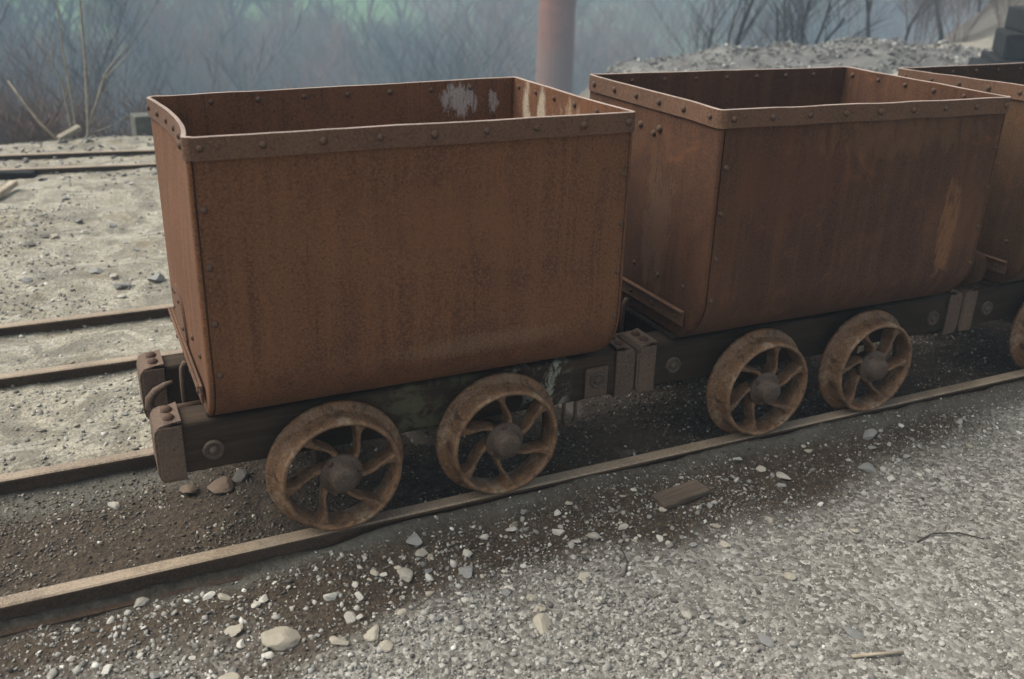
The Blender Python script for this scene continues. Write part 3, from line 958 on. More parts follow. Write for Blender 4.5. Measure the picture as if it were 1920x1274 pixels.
named = [
 (-.11, 2.75, .085, 'pale', 'bright white pointed stone in the cluster behind the middle track'),
 (-.185, 2.86, .09, 'grey', 'grey stone leaning behind the white pointed stone'),
 (-.085, 2.58, .10, 'grey', 'flat grey stone in front of the white pointed stone'),
 (.09, 2.64, .12, 'grey', 'long flat grey stone by the first cart\'s left edge'),
 (-.41, 3.60, .10, 'dark', 'dark angular stone, larger of the pair on the pale ground'),
 (-.50, 3.46, .085, 'dark', 'dark brown stone, smaller of the pair on the pale ground'),
 (-.31, 1.41, .045, 'pale', 'small white stone on the clay between near and middle tracks'),
 (-.26, .53, .055, 'pale', 'white elongated stone lying between the near rails'),
 (-.03, .53, .10, 'brown', 'brown clod in the dirt directly below the first cart\'s front beam cap'),
 (.06, .50, .12, 'brown', 'larger crumbly brown clod under the first cart\'s front beam'),
 (.13, .54, .07, 'dark', 'dark clod left of the first wheel under the beam'),
 (1.85, -.15, .068, 'pale', 'bright white angular stone on dark soil below the second cart'),
 (2.17, -.22, .075, 'grey', 'round flat grey stone beyond the white angular one, at right'),
 (2.20, -.30, .045, 'pale', 'small pale stone touching the round flat grey stone'),
 (2.32, -.065, .085, 'grey', 'long grey splinter of stone pointing at the rail'),
 (1.73, -.04, .04, 'pale', 'small pale stone close to the rail right of the wood offcut'),
 (1.79, -.10, .042, 'cream', 'cream stone left of the bright white angular stone'),
 (.46, -.17, .075, 'pale', 'large pale stone below the gap between first cart\'s wheels'),
 (.54, -.045, .060, 'grey', 'upright light grey stone against the mud by the near rail'),
 (.545, -.10, .048, 'pale', 'pale stone just below the upright light grey stone'),
 (.31, -.36, .070, 'cream', 'squarish cream stone low in the foreground gravel'),
 (.09, -.285, .105, 'cream', 'largest flat cream slab in the left foreground'),
 (.27, -.285, .050, 'pale', 'pale stone right of the large cream slab'),
 (.22, -.36, .060, 'cream', 'flat cream stone between the slab and the squarish stone'),
 (-.02, -.22, .055, 'cream', 'tilted cream stone left of the large cream slab'),
 (.665, -.15, .045, 'pale', 'pale blocky stone below the first cart\'s second wheel'),
 (.635, -.225, .060, 'grey', 'flat light grey stone in the gravel below the second wheel'),
 (.97, -.155, .046, 'pale', 'white rounded stone in the row left of the wood offcut'),
 (1.06, -.205, .058, 'pale', 'broad white stone left below the wood offcut'),
 (1.17, -.20, .040, 'pale', 'white pebble directly left of the wood offcut'),
 (.94, -.37, .050, 'cream', 'cream stone in the middle of the gravel'),
 (.74, -.50, .085, 'cream', 'flat beige stone sunk in the foreground gravel'),
 (.755, -.445, .045, 'cream', 'yellowish stone above the flat beige one'),
 (1.50, -.60, .040, 'cream', 'small cream stone alone on the fine gravel at right'),
 (1.25, -.79, .060, 'grey', 'flat grey three cornered stone low on the fine gravel'),
 (1.12, -.62, .045, 'pale', 'pale oblong stone on the fine gravel'),
 (-.23, .005, .055, 'pale', 'rounded white stone lying just below the near rail at left'),
 (-.06, -.055, .045, 'pale', 'white triangular stone below the rail at left'),
 (-.02, -.075, .042, 'cream', 'cream stone right of the white triangular one'),
 (.08, -.125, .042, 'pale', 'white two lobed stone below the first wheel'),
 (.25, -.185, .050, 'pale', 'pale long stone below the first wheel'),
 (.75, -.09, .036, 'pale', 'white chip under the first cart\'s right wheel'),
 (1.50, -.86, .070, 'grey', 'pale grey slab near the bottom edge at right'),
 (-.07, -.40, .085, 'cream', 'beige slab at the bottom edge of the foreground'),
]
for (x, y, s_, c_, lb) in named: stone(x, y, s_, c_, lb, sink=.62 if s_ > .065 and y < 0 else .42)
# many more loose stones: pale chips on the dark soil, stones on the clay
def scatter(n, fx, fy, smin, smax, cols, where, group, ok=lambda x, y: True):
    k = 0; t = 0
    while k < n and t < n * 30:
        t += 1
        x = random.uniform(*fx); y = random.uniform(*fy)
        if not ok(x, y): continue
        s_ = smin + (smax - smin) * random.random() ** 2.6
        c_ = random.choice(cols)
        sz = 'tiny' if s_ < smin + .12 * (smax - smin) else ('small' if s_ < smin + .42 * (smax - smin) else 'larger')
        lk = {'pale': 'whitish', 'cream': 'cream', 'grey': 'grey'}[c_]
        stone(x, y, s_, c_, '%s %s loose stone %s' % (sz, lk, where(x, y)), group); k += 1
def near_rail(x, y):
    spots = [(-.2, 'left of the first cart'), (.10, 'below the first cart\'s front beam'), (.355, 'below the first cart\'s left wheel'), (.61, 'between the first cart\'s wheels'), (.875, 'below the first cart\'s right wheel'),
             (1.12, 'below the first cart\'s hanging link'), (1.43, 'around the wood offcut'), (1.89, 'below the middle cart\'s left wheel'), (2.15, 'between the middle cart\'s wheels'), (2.40, 'below the middle cart\'s right wheel'), (2.8, 'below the gap before the third cart')]
    a = min(spots, key=lambda q: abs(q[0] - x))[1]
    return ('by the rail ' if y > -.13 else ('on dark soil ' if y > -.27 else 'at gravel edge ')) + a
def on_clay(x, y):
    a = 'near the middle track' if y < 3.0 else ('halfway to the distant track' if y < 4.1 else 'near the distant track')
    return 'on pale clay ' + a + (' at the left edge' if x < -.5 else (' in the open' if x < 0 else ' near the carts'))
def on_strip(x, y):
    return 'on clay just behind the near track ' + ('at the left edge' if x < -.5 else ('in the open' if x < -.25 else 'close to the first cart'))
scatter(170, (-.5, 2.9), (-.5, -.04), .018, .042, ['pale', 'pale', 'cream', 'grey'], near_rail, 'loose stones along the near rail',
        lambda x, y: -.34 - .25 * random.random() < y + .15 * max(0, x - 1.5) and random.random() < .35 + .65 * math.exp(-((x - .7) / .9) ** 2))
scatter(60, (-1.0, .5), (2.3, 5.0), .025, .075, ['pale', 'grey', 'grey', 'cream'], on_clay, 'loose stones on the clay')
scatter(30, (-.8, .0), (.82, 1.5), .014, .035, ['pale', 'cream', 'grey'], on_strip, 'loose stones between the tracks')

# wood offcut and twigs
bm = bmesh.new(); bm_box(bm, (-.095, -.037, -.012), (.095, .037, .012), .004, 1)
bmesh.ops.subdivide_edges(bm, edges=list(bm.edges), cuts=3)
for v in bm.verts: v.co += Vector((.006 * float(fbm(v.co.y * 40, v.co.z * 30, 91, 2)), .004 * float(fbm(v.co.x * 30, 2, 92, 2)), .003 * float(fbm(v.co.x * 30, v.co.y * 30, 93, 2))))
tag(obj('wood_offcut', bm_mesh('wood_offcut', bm, M['offcut']), loc=(1.43, -.135, zt(1.43, -.135) + .010), rot=(.05, -.03, .10)),
    'flat brown wood offcut lying on the dark soil by the near rail', 'wood')
def twig(label, P, r, mat='bark'):
    Q = [(x, y, zt(x, y) + r + dz) for (x, y, dz) in P]
    o = tube_obj('twig', Q, [r, r * .95, r * .8, r * .55][:len(Q)], M[mat], None, 5)
    return tag(o, label, 'twig', 'fallen twigs')
twig('thin dark twig on the fine gravel at far right', [(1.98, -.62, .002), (2.06, -.61, .006), (2.14, -.64, .004), (2.19, -.69, .002)], .0028)
twig('short curved twig in the middle of the foreground gravel', [(1.06, -.40, .002), (1.09, -.36, .01), (1.10, -.31, .014), (1.13, -.27, .006)], .0025)
twig('pale broken twig near the bottom edge at right', [(1.42, -.93, .003), (1.48, -.95, .006), (1.56, -.97, .004)], .005, 'deadstick')

# gravel that nobody could count
def ico_np(seed):
    bm = ico(1, seed, (1, .85, .62)); bm.verts.ensure_lookup_table()
    V = np.array([v.co[:] for v in bm.verts]); F = np.array([[v.index for v in f.verts] for f in bm.faces]); bm.free()
    return V, F
ICOS = [ico_np(900 + i) for i in range(6)]
def pebbles(name, label, X, Y, S, mat):
    n = len(X)
    Zg = terr(X, Y)
    kind = RNG.integers(0, len(ICOS), n)
    Vs = []; Fs = []; base = 0
    for k_ in range(len(ICOS)):
        idx = np.where(kind == k_)[0]
        if not len(idx): continue
        V0, F0 = ICOS[k_]
        a = RNG.uniform(0, 6.283, len(idx)); tx = RNG.normal(0, .35, len(idx)); ty = RNG.normal(0, .35, len(idx))
        P = V0[None] * S[idx][:, None, None] * RNG.uniform(.75, 1.25, (len(idx), 1, 3))
        P[..., 2] += P[..., 0] * tx[:, None] + P[..., 1] * ty[:, None]
        ca, sa = np.cos(a)[:, None], np.sin(a)[:, None]
        Xr = P[..., 0] * ca - P[..., 1] * sa; Yr = P[..., 0] * sa + P[..., 1] * ca
        Q = np.stack([Xr + X[idx][:, None], Yr + Y[idx][:, None], P[..., 2] + (Zg[idx] + S[idx] * .22)[:, None]], -1)
        Vs.append(Q.reshape(-1, 3))
        Fs.append((F0[None] + (base + np.arange(len(idx)) * len(V0))[:, None, None]).reshape(-1, 3))
        base += len(idx) * len(V0)
    o = obj(name, mesh_np(name, np.concatenate(Vs), np.concatenate(Fs), mat))
    return tag(o, label, 'gravel', kind='stuff')
cinv = np.array(CROT.transposed())
def inview(X, Y, Z, margin=.22):
    q = (np.stack([X, Y, Z], -1) - np.array(CAM)) @ np.array(CROT)
    u = q[:, 0] / -q[:, 2]; v = q[:, 1] / -q[:, 2]
    return (q[:, 2] < -.1) & (np.abs(u) < 960 / 1763.8 + margin) & (np.abs(v) < 637 / 1763.8 + margin)
def samp(n, x0, x1, y0, y1, dens):
    X = RNG.uniform(x0, x1, n); Y = RNG.uniform(y0, y1, n)
    k_ = (RNG.random(n) < dens(X, Y)) & inview(X, Y, np.full(n, -.05))
    return X[k_], Y[k_]
def sizes(n, lo, hi, p): return lo + (hi - lo) * RNG.random(n) ** p
def d_front(X, Y):
    so, mu, cl, gr, hp = zones(X, Y)
    patch = sstep(-.25, .25, fbm(X * 3.1, Y * 3.1, 77, 3))
    return np.where(Y < .02, (1 - so) * (1 - mu * .7) * (.72 + .28 * patch) + so * (1 - mu * .9) * (.20 + .50 * patch), 0)
X, Y = samp(125000, -1.6, 4.2, -1.6, .02, d_front)
pebbles('pale_gravel', 'fine pale gravel covering the foreground', X, Y, sizes(len(X), .0026, .0100, 3.4) * np.where(X > .75 - Y * .6, .68, 1.0), M['gravel_pale'])
X, Y = samp(13000, -1.6, 4.2, -1.6, 0., lambda x, y: d_front(x, y) * np.where(x < .9 - y * .5, .95, .10 + .7 * np.exp(-((y + .24) / .10) ** 2)))
pebbles('coarse_gravel', 'coarser pale chips strewn over the foreground gravel', X, Y, sizes(len(X), .006, .018, 2.8), M['gravel_pale'])
X, Y = samp(30000, -1.3, 4.5, .09, .71, lambda x, y: .35 + .65 * sstep(-.2, .2, fbm(x * 4, y * 4, 79, 3)))
pebbles('track_ballast', 'dark small ballast between the near rails', X, Y, sizes(len(X), .003, .010, 3), M['gravel_dark'])
X, Y = samp(9000, -1.3, 4.2, -.45, .02, lambda x, y: zones(x, y)[0] * (1 - .8 * zones(x, y)[1]))
pebbles('soil_crumbs', 'dark soil crumbs beside the near rail', X, Y, sizes(len(X), .003, .009, 2.5), M['gravel_dark'])
X, Y = samp(19000, -1.6, 1.2, .80, 5.2, lambda x, y: .10 + .75 * sstep(-.02, .35, fbm(x * 1.7, y * 1.7, 80, 3)) + .5 * np.exp(-((y - 1.35) / .2) ** 2) + .6 * np.exp(-((y - .9) / .12) ** 2))
pebbles('clay_gravel', 'loose pale grit on the clay behind the carts', X, Y, sizes(len(X), .004, .016, 3), M['gravel_clay'])
n = 9000
X = RNG.normal(10.2, 2.3, n); Y = RNG.normal(7.9, .9, n) - .30 * (X - 10.4)
kp = (X > 6.3) & (Y < edge(X) + .5); X = X[kp]; Y = Y[kp]; n = len(X)
pebbles('spoil_rubble', 'grey rubble covering the spoil heap behind the carts', X, Y, sizes(n, .010, .050, 3.4), M['gravel_heap'])
X = RNG.uniform(-2.5, 3.5, 2600); Y = RNG.uniform(5.0, 7.6, 2600)
pebbles('bank_rubble', 'grey stones along the bank edge by the distant track', X, Y, sizes(2600, .006, .035, 3), M['gravel_heap'])
def far_stone(u, r, size, colr, label):
    pass
stone(10.35, 6.75, .36, 'pale', 'single bright white boulder on the spoil heap', sink=.1)
stone(9.75, 6.95, .34, 'grey', 'grey boulder left of the white boulder on the heap', sink=.2)
stone(8.2, 7.2, .38, 'dark', 'dark boulder in the middle of the spoil heap', sink=.2)
stone(8.7, 7.1, .32, 'brown', 'brown boulder beside the dark one on the heap', sink=.2)
stone(11.5, 7.2, .30, 'pale', 'pale boulder at the right end of the heap', sink=.2)
stone(.62, 7.0, .18, 'pale', 'pale rock at the bank edge beside the first cart', sink=.2)
stone(.40, 7.1, .14, 'grey', 'grey rock at the bank edge left of the pale rock', sink=.2)
stone(1.75, 8.3, .20, 'pale', 'white rock peeping over the first cart\'s far rim', sink=.1)

# rounded lump of rusty iron on the third cart's beam, and its gravel
bm = bmesh.new(); bmesh.ops.create_uvsphere(bm, u_segments=20, v_segments=12, radius=1)
for v in bm.verts:
    p = v.co
    f = 1 + .10 * float(fbm(p.x * 2 + 3, p.y * 2 + p.z, 95, 3))
    q = Vector((math.copysign(abs(p.x) ** .75, p.x), math.copysign(abs(p.y) ** .8, p.y), math.copysign(abs(p.z) ** .8, p.z))) * f
    v.co = Vector((q.x * .060, q.y * .095, q.z * .078))
tag(obj('iron_lump', bm_mesh('iron_lump', bm, M['rust_third'], True), loc=(2.985, .222, .458), rot=(0, .1, .35)),
    'rounded rusty iron lump resting on the third cart\'s beam end', 'iron lump')

# ------------------------------------------------------------------ beyond the yard
def dirpx(u, v):
    q = CROT @ Vector(((u - 960) / 1763.8, (637 - v) / 1763.8, -1))
    return q / math.hypot(q.x, q.y)
def polar(u, r):
    d = dirpx(u, 60)
    return CAM.x + d.x * r, CAM.y + d.y * r

# dark timber baulks stacked on the heap's right end
def baulk(x, y, z, lx, ly, lz, rz, label):
    bm = bmesh.new(); bm_box(bm, (-lx / 2, -ly / 2, 0), (lx / 2, ly / 2, lz), .025, 2)
    bmesh.ops.subdivide_edges(bm, edges=[e for e in bm.edges if e.calc_length() > .25], cuts=3)
    for v in bm.verts: v.co += Vector((.02 * float(fbm(v.co.y * 6, v.co.z * 7 + x, 96, 2)), .02 * float(fbm(v.co.x * 6, v.co.z * 7 + y, 97, 2)), .015 * float(fbm(v.co.x * 5, v.co.y * 5 + z, 98, 2))))
    o = obj('timber_baulk', bm_mesh('timber_baulk', bm, M['blackwood']), loc=(x, y, z), rot=(0, 0, rz))
    return tag(o, label, 'timber', 'stacked black timber baulks')
bx0, by0 = polar(1872, 14.0)
zg = zt(bx0, by0)
baulk(bx0, by0, zg - .08, .55, 1.2, .42, -.9, 'low black baulk at the left foot of the timber stack')
bx1, by1 = polar(1925, 14.2)
zg1 = zt(bx1, by1)
baulk(bx1, by1, zg1 - .08, .75, 1.6, .50, -.75, 'bottom black baulk of the timber stack at right edge')
baulk(bx1 + .02, by1, zg1 + .425, .62, 1.5, .30, -.80, 'middle black baulk of the timber stack at right edge')
baulk(bx1 + .08, by1 - .05, zg1 + .73, .48, 1.3, .28, -.70, 'top black baulk of the timber stack at right edge')

# brick chimney in the valley
def brick_far(zred):
    m, nt, bs = new_mat('sooty_brick'); T = NT(nt)
    tc = T.n('ShaderNodeTexCoord').outputs['Object']
    n1 = T.noise(tc, .9, 5, .6, .3); n2 = T.noise(tc, 7, 4, .7)
    c = T.ramp(n1, [(.3, (.15, .055, .030)), (.5, (.20, .080, .044)), (.7, (.24, .105, .06))])
    sx = T.n('ShaderNodeSeparateXYZ'); T.l(tc, sx.inputs[0])
    rend = T.mr(T.math('ADD', sx.outputs[2], T.math('MULTIPLY', n1, 1.6)), zred, zred + 1.4, 1, 0)
    c = T.mix(rend, c, (.17, .095, .065))
    c = T.mix(T.mr(n2, .4, .7, 0, .35), c, (.09, .06, .05))
    T.l(c, bs.inputs['Base Color']); bs.inputs['Roughness'].default_value = .9
    return m
cx, cy = polar(1043, 41)
czb = zt(cx, cy) - .4
ch = empty('brick_chimney', (cx, cy, czb))
tag(ch, 'tall red brick chimney rising from the hazy valley behind the carts', 'chimney')
hgt = 24.0
mb = brick_far(-1.9 - czb)
prof = [(.0, 0), (.84, 0), (.66, hgt), (.45, hgt), (.45, hgt - 1), (0, hgt - 1)]
V = []; F = []
for i in range(24):
    a = 2 * math.pi * i / 24
    for (r, z) in prof: V.append((r * math.cos(a), r * math.sin(a), z))
for i in range(24):
    i2 = (i + 1) % 24
    for j in range(5): F.append((i * 6 + j, i2 * 6 + j, i2 * 6 + j + 1, i * 6 + j + 1))
obj('shaft', mesh_np('shaft', V, F, mb, False), ch)
for zz, w in ((hgt - .9, .12), (hgt - .45, .18)):
    V = []; F = []
    for i in range(24):
        a = 2 * math.pi * i / 24
        for (r, z) in ((.66, zz), (.69 + w, zz), (.69 + w, zz + .3), (.66, zz + .3)): V.append((r * math.cos(a), r * math.sin(a), z))
    for i in range(24):
        i2 = (i + 1) % 24
        for j in range(4): F.append((i * 4 + j, i2 * 4 + j, i2 * 4 + (j + 1) % 4, i * 4 + (j + 1) % 4))
    obj('corbel_band', mesh_np('corbel_band', V, F, mb), ch)

# mossy concrete block on the slope at left
x, y = polar(253, 9.55)
bm = bmesh.new(); bm_box(bm, (-.125, -.10, -.1), (.125, .10, .30), .012, 2)
tag(obj('concrete_block', bm_mesh('concrete_block', bm, M['concrete']), loc=(x, y, zt(x, y)), rot=(.03, .02, .15)),
    'pale mossy concrete block on the slope left of the first cart', 'concrete block')

# saplings at the bank edge
def sapling(label, stems, mat):
    zb = min(p[2] for st in stems for p in st[0])
    root = empty('sapling', tuple(stems[0][0][0]))
    tag(root, label, 'sapling', 'bare saplings at the bank edge')
    b = Vector(stems[0][0][0])
    for i, (P, r0, r1) in enumerate(stems):
        Pv = [Vector(p) for p in P]
        # smooth and wobble
        Q = []
        n_ = 10
        for k_ in range(n_ + 1):
            t = k_ / n_ * (len(Pv) - 1); j = min(int(t), len(Pv) - 2); f = t - j
            q = Pv[j].lerp(Pv[j + 1], f)
            q += Vector((.010 * float(fbm(k_ * .6, i, 100 + i, 2)), .03 * float(fbm(k_ * .5, i + 3, 104 + i, 2)), 0)) * (k_ / n_)
            Q.append(q - b)
        R = [r0 + (r1 - r0) * k_ / n_ for k_ in range(n_ + 1)]
        V, F = tube_np(Q, R, 6)
        obj('trunk' if i == 0 else 'branch', mesh_np('stem', V, F, mat, True), root)
    return root
zs = zt(-.06, 6.9) - .03
sapling('tallest forked bare sapling at the bank edge', [
    ([(-.064, 6.9, zs), (-.036, 6.9, .078), (.009, 6.92, .60), (.03, 6.95, .90), (.05, 6.97, 1.35), (.06, 7.0, 1.9)], .017, .006),
    ([(-.036, 6.9, .075), (.06, 6.86, .29), (.147, 6.84, .508), (.26, 6.82, .65), (.36, 6.80, .76)], .012, .004),
    ([(.06, 6.86, .30), (.13, 6.9, .46), (.264, 6.93, .573), (.40, 6.95, .70)], .009, .003),
    ([(-.05, 6.9, -.0), (.08, 6.88, .04), (.19, 6.86, .085), (.31, 6.84, .18)], .007, .003),
    ([(.0, 6.91, .45), (.06, 6.95, .62), (.07, 6.97, .80)], .006, .002)], M['bark_pale'])
sapling('curved thin sapling left of the forked one', [
    ([(-.175, 6.95, zt(-.175, 6.95) - .03), (-.185, 6.95, .2), (-.2, 6.95, .44), (-.25, 6.95, .62), (-.33, 6.95, .78)], .011, .004),
    ([(-.19, 6.95, .30), (-.14, 6.97, .45), (-.11, 6.99, .62)], .006, .002),
    ([(-.24, 6.95, .58), (-.235, 6.93, .75), (-.22, 6.92, .95)], .005, .002)], M['bark_pale'])
sapling('straight slender sapling between the curved and the forked ones', [
    ([(-.14, 7.0, zt(-.14, 7.0) - .03), (-.135, 7.0, .34), (-.15, 7.0, .70), (-.14, 7.02, 1.05), (-.12, 7.05, 1.5)], .012, .004),
    ([(-.14, 7.0, .5), (-.2, 7.02, .66), (-.24, 7.04, .84)], .005, .002)], M['bark_pale'])
zz = zt(-.32, 6.85)
P = [(-.30, 6.85, zz + .02), (-.42, 6.87, zz + .17), (-.52, 6.88, zz + .35), (-.61, 6.9, zz + .53)]
tag(tube_obj('dead_stick', P, [.014, .012, .010, .006], M['deadstick'], None, 6), 'pale dead stick leaning left from the bank edge', 'stick')
bm = bmesh.new(); bm_box(bm, (-.11, -.03, -.025), (.11, .03, .025), .006, 1)
tag(obj('broken_timber', bm_mesh('broken_timber', bm, M['bark_pale']), loc=(-.20, 6.72, zt(-.2, 6.72) + .05), rot=(.2, -.35, .5)), 'short broken timber lying by the saplings', 'wood')
bm = bmesh.new(); bm_box(bm, (-.16, -.025, -.02), (.16, .025, .02), .006, 1)
tag(obj('split_stake', bm_mesh('split_stake', bm, M['deadstick']), loc=(-.66, 4.75, zt(-.66, 4.75) + .035), rot=(0, -.1, 1.15)), 'pale split stake lying below the distant track at left', 'wood')

# ---- bare trees
def tree_segs(seed, h, spread=.5, levels=4, fork=3, trunk_r=None, stems=1, tw=1.0, up=.25):
    r = random.Random(seed)
    trunk = []; crown = []
    def grow(p, d, ln, rad, lev):
        n = 4 if lev < 2 else 3
        pts = [p]; rads = [rad]
        q = p.copy(); dd = d.copy()
        for i in range(n):
            dd = (dd + Vector((r.gauss(0, .13), r.gauss(0, .13), up * .18))).normalized()
            q = q + dd * (ln / n)
            pts.append(q.copy()); rads.append(rad * (1 - .55 * (i + 1) / n))
        dst = trunk if lev == 0 else crown
        for i in range(n): dst.append((pts[i], pts[i + 1], rads[i], rads[i + 1]))
        if lev < levels:
            nb = fork + (1 if lev == 0 else 0) + r.randint(0, 1)
            for b in range(nb):
                t = (.38 + .62 * (b + r.random() * .6) / nb) if lev > 0 else (.35 + .65 * (b + r.random() * .5) / nb)
                t = min(t, 1.0) * n
                i = min(int(t), n - 1); f = t - i
                bp = pts[i].lerp(pts[i + 1], f)
                a = r.uniform(0, 6.283)
                side = Vector((math.cos(a), math.sin(a), 0))
                nd = (dd * (1 - spread) + side * spread + Vector((0, 0, up))).normalized()
                grow(bp, nd, ln * r.uniform(.48, .72), max(rads[i] * r.uniform(.42, .6), .004 * tw), lev + 1)
    for s_ in range(stems):
        a = r.uniform(0, 6.283)
        d0 = Vector((math.cos(a) * .28, math.sin(a) * .28, 1)).normalized() if stems > 1 else Vector((r.gauss(0, .05), r.gauss(0, .05), 1)).normalized()
        grow(Vector((.1 * math.cos(a) if stems > 1 else 0, .1 * math.sin(a) if stems > 1 else 0, -.3)), d0, h * (.5 if stems == 1 else .55) * r.uniform(.85, 1.1), trunk_r or h * .016, 0)
    return trunk, crown
def segs_np(segs, k=3):
    P0 = np.array([s[0][:] for s in segs]); P1 = np.array([s[1][:] for s in segs])
    R0 = np.array([s[2] for s in segs]); R1 = np.array([s[3] for s in segs])
    t = P1 - P0; t /= np.linalg.norm(t, axis=1, keepdims=True) + 1e-9
    ref = np.where(np.abs(t[:, 2:3]) > .9, np.array([[1., 0, 0]]), np.array([[0, 0, 1.]]))
    a = np.cross(t, ref); a /= np.linalg.norm(a, axis=1, keepdims=True) + 1e-9
    b = np.cross(t, a)
    n = len(segs); V = np.zeros((n, 2 * k, 3))
    for j in range(k):
        an = 2 * math.pi * j / k
        off = a * math.cos(an) + b * math.sin(an)
        V[:, j] = P0 + off * R0[:, None]; V[:, k + j] = P1 + off * R1[:, None]
    f = np.array([[j, (j + 1) % k, k + (j + 1) % k, k + j] for j in range(k)])
    F = (f[None] + (np.arange(n) * 2 * k)[:, None, None]).reshape(-1, 4)
    return V.reshape(-1, 3), F
TREES = {}
def tree_meshes(key, mat_t, mat_c, **kw):
    tr, cr = tree_segs(**kw)
    a = mesh_np('trunk', *segs_np(tr, 7), mat_t, True); b = mesh_np('crown', *segs_np(cr, 3), mat_c, False)
    TREES[key] = (a, b)
for i in range(4): tree_meshes('tall%d' % i, M['bark_dark'], M['bark'], seed=200 + i, h=9, spread=.45, levels=4, fork=3, trunk_r=.13, tw=1.4)
for i in range(2): tree_meshes('fan%d' % i, M['bark_dark'], M['bark'], seed=230 + i, h=7, spread=.5, levels=3, fork=4, trunk_r=.085, stems=6, tw=1.6, up=.2)
for i in range(2): tree_meshes('slim%d' % i, M['bark_dark'], M['bark'], seed=250 + i, h=8, spread=.42, levels=3, fork=3, trunk_r=.075, tw=1.5)
for i in range(3): tree_meshes('red%d' % i, M['twig_red'], M['twig_red'], seed=270 + i, h=3.0, spread=.5, levels=3, fork=4, trunk_r=.014, stems=10, tw=.75, up=.25)
def tree(key, u, r, label, group, sc=1.0, rz=None, name='bare_tree', cat='tree', lean=0.0, zoff=0.0):
    x, y = polar(u, r)
    root = empty(name, (x, y, zt(x, y) + zoff), random.uniform(0, 6.28) if rz is None else rz)
    root.scale = (sc, sc, sc); root.rotation_euler[1] = lean
    tag(root, label, cat, group)
    a, b = TREES[key]
    obj('trunk', a, root); obj('crown', b, root)
    return root
G1 = 'bare trees behind the spoil heap'
tree('tall0', 1312, 25, 'upright bare tree at the left end of the spoil heap', G1, .62)
tree('tall1', 1375, 23, 'spreading crooked bare tree left of the fan shaped one', G1, .6, lean=.18)
tree('fan0', 1500, 24, 'many stemmed fan shaped bare tree above the heap', G1, .62)
tree('slim0', 1632, 22, 'slender dark bare tree with a V fork above the heap', G1, .66)
tree('slim1', 1690, 27, 'thin bare tree right of the V forked tree', G1, .66)
tree('tall2', 1770, 30, 'pale bare tree over the bank at right', G1, .6)
tree('tall3', 1225, 34, 'hazy bare tree right of the brick chimney', G1, .8)
tree('fan1', 1440, 34, 'farther bushy bare tree behind the fan shaped one', G1, .9)
tree('slim1', 1830, 33, 'slim bare tree on the bank above the timber stack', G1, .6)
G2 = 'dark trees on the valley side at left'
for u, r, k_, lb in ((120, 33, 'tall1', 'dark bare tree nearest the left edge of the valley'), (200, 31, 'tall0', 'dark straight tree behind the forked sapling'), (243, 33, 'tall2', 'dark tree right of the straight one above the saplings'),
                     (305, 36, 'tall3', 'leaning dark tree above the first cart\'s left corner'), (62, 31, 'slim0', 'thin dark tree above the leaning dead stick'), (480, 62, 'tall0', 'hazy tree below the green field'),
                     (660, 64, 'tall2', 'hazy tree right of the green field'), (870, 52, 'tall1', 'hazy tree left of the brick chimney'), (930, 47, 'fan1', 'bushy hazy tree just left of the brick chimney')):
    tree(k_, u, r, lb, G2, random.uniform(1.7, 2.0))
G3 = 'reddish bare shrubs below the bank'
for u, r, k_, lb, s_ in ((10, 15, 'red0', 'reddish bare shrub at the left edge of the photo', 1.0), (60, 17.0, 'red1', 'reddish bare shrub behind the dead stick', 1.0), (-60, 15, 'red2', 'reddish bare shrub cut off by the left edge', 1.0),
                         (205, 19, 'red2', 'low reddish shrub left of the concrete block', .7), (330, 30, 'red0', 'russet shrub on the slope above the first cart\'s corner', 1.3), (1800, 24, 'red1', 'reddish shrub on the bank above the timber stack', .8),
                         (1735, 26, 'red0', 'reddish shrub on the bank right of the V forked tree', .8), (1890, 23, 'red2', 'reddish shrub at the top right corner of the bank', .7)):
    tree(k_, u, r, lb, G3, s_, name='bare_shrub', cat='shrub', zoff=.15)

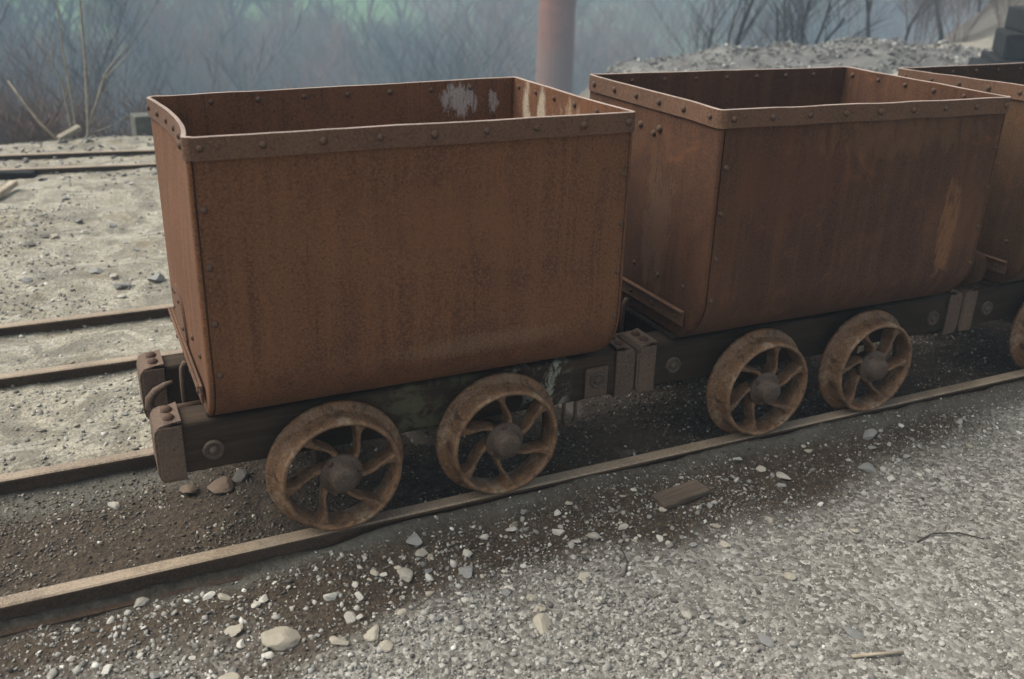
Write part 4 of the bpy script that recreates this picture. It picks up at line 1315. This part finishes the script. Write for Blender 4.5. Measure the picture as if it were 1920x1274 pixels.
# the wood on the valley sides, one mass
protos = []
for i in range(6):
    tr, cr = tree_segs(seed=400 + i, h=10, spread=.5, levels=3, fork=3 + i % 2, trunk_r=.13, stems=1 if i % 3 else 4, tw=5.0, up=.25)
    protos.append(segs_np(tr + cr, 3))
brush = []
for i in range(4):
    tr, cr = tree_segs(seed=440 + i, h=4.2, spread=.55, levels=2, fork=4, trunk_r=.04, stems=8, tw=5.0, up=.2)
    brush.append(segs_np(tr + cr, 3))
def wood(name, label, mat, P, count, rmin, rmax, smin, smax, keep, smn):
    Vs = []; Fs = []; base = 0; cnt = 0
    while cnt < count:
        u = random.uniform(-300, 2220); r = rmin + (rmax - rmin) * random.random() ** .85
        x, y = polar(u, r)
        s_ = y - float(edge(np.array(x)))
        if s_ < smn or not keep(u, r, x, y): continue
        V0, F0 = P[cnt % len(P)]
        a = random.uniform(0, 6.28); sc_ = random.uniform(smin, smax) * (1 if r < 31 else min(1.0, .35 + .65 * (r - 31) / 60))
        ca, sa = math.cos(a) * sc_, math.sin(a) * sc_
        Q = np.stack([V0[:, 0] * ca - V0[:, 1] * sa + x, V0[:, 0] * sa + V0[:, 1] * ca + y, V0[:, 2] * sc_ + zt(x, y)], -1)
        Vs.append(Q); Fs.append(F0 + base); base += len(V0); cnt += 1
    tag(obj(name, mesh_np(name, np.concatenate(Vs), np.concatenate(Fs), mat)), label, 'woodland', kind='stuff')
def in_field(x, y):
    return any(((x - fx) / 9) ** 2 + ((y - fy) / 15) ** 2 < 1 for fx, fy in FIELDS)
def keep(u, r, x, y):
    if in_field(x, y): return False
    if r < 42 and abs(u - 1043) < 60: return False
    return not (r > 95 and float(fbm(np.array(x * .022), np.array(y * .022), 140, 2)) > .24)
wood('woodland', 'hazy leafless wood covering the far valley side', M['wood_mass'], protos, 800, 36, 150, .6, 1.6, lambda u, r, x, y: keep(u, r, x, y), 12)
wood('undergrowth', 'grey green brushwood under the trees on the valley side', M['brush'], brush, 1500, 34, 140, .5, 1.0, keep, 10)
wood('bramble', 'dull brown bramble thicket just below the bank edge', M['twig_red'], brush, 230, 9.6, 26, .07, .26, lambda u, r, x, y: u < 620, .9)

# ------------------------------------------------------------------ haze
hm = bpy.data.materials.new('valley_haze'); hm.use_nodes = True
nt = hm.node_tree; nt.nodes.clear()
ho = nt.nodes.new('ShaderNodeOutputMaterial'); pv = nt.nodes.new('ShaderNodeVolumePrincipled')
pv.inputs['Color'].default_value = (.60, .81, 1.0, 1)
pv.inputs['Density'].default_value = .0045
pv.inputs['Anisotropy'].default_value = 0.0
nt.links.new(pv.outputs[0], ho.inputs['Volume'])
zlo = float(GZ.min()) - 1.0; zhi = float(GZ.max()) + 10
bm = bmesh.new(); bm_box(bm, (-235, -155, zlo), (405, 385, zhi))
tag(obj('haze', bm_mesh('haze', bm, hm)), 'thin blue haze hanging over the valley', 'haze', kind='stuff')
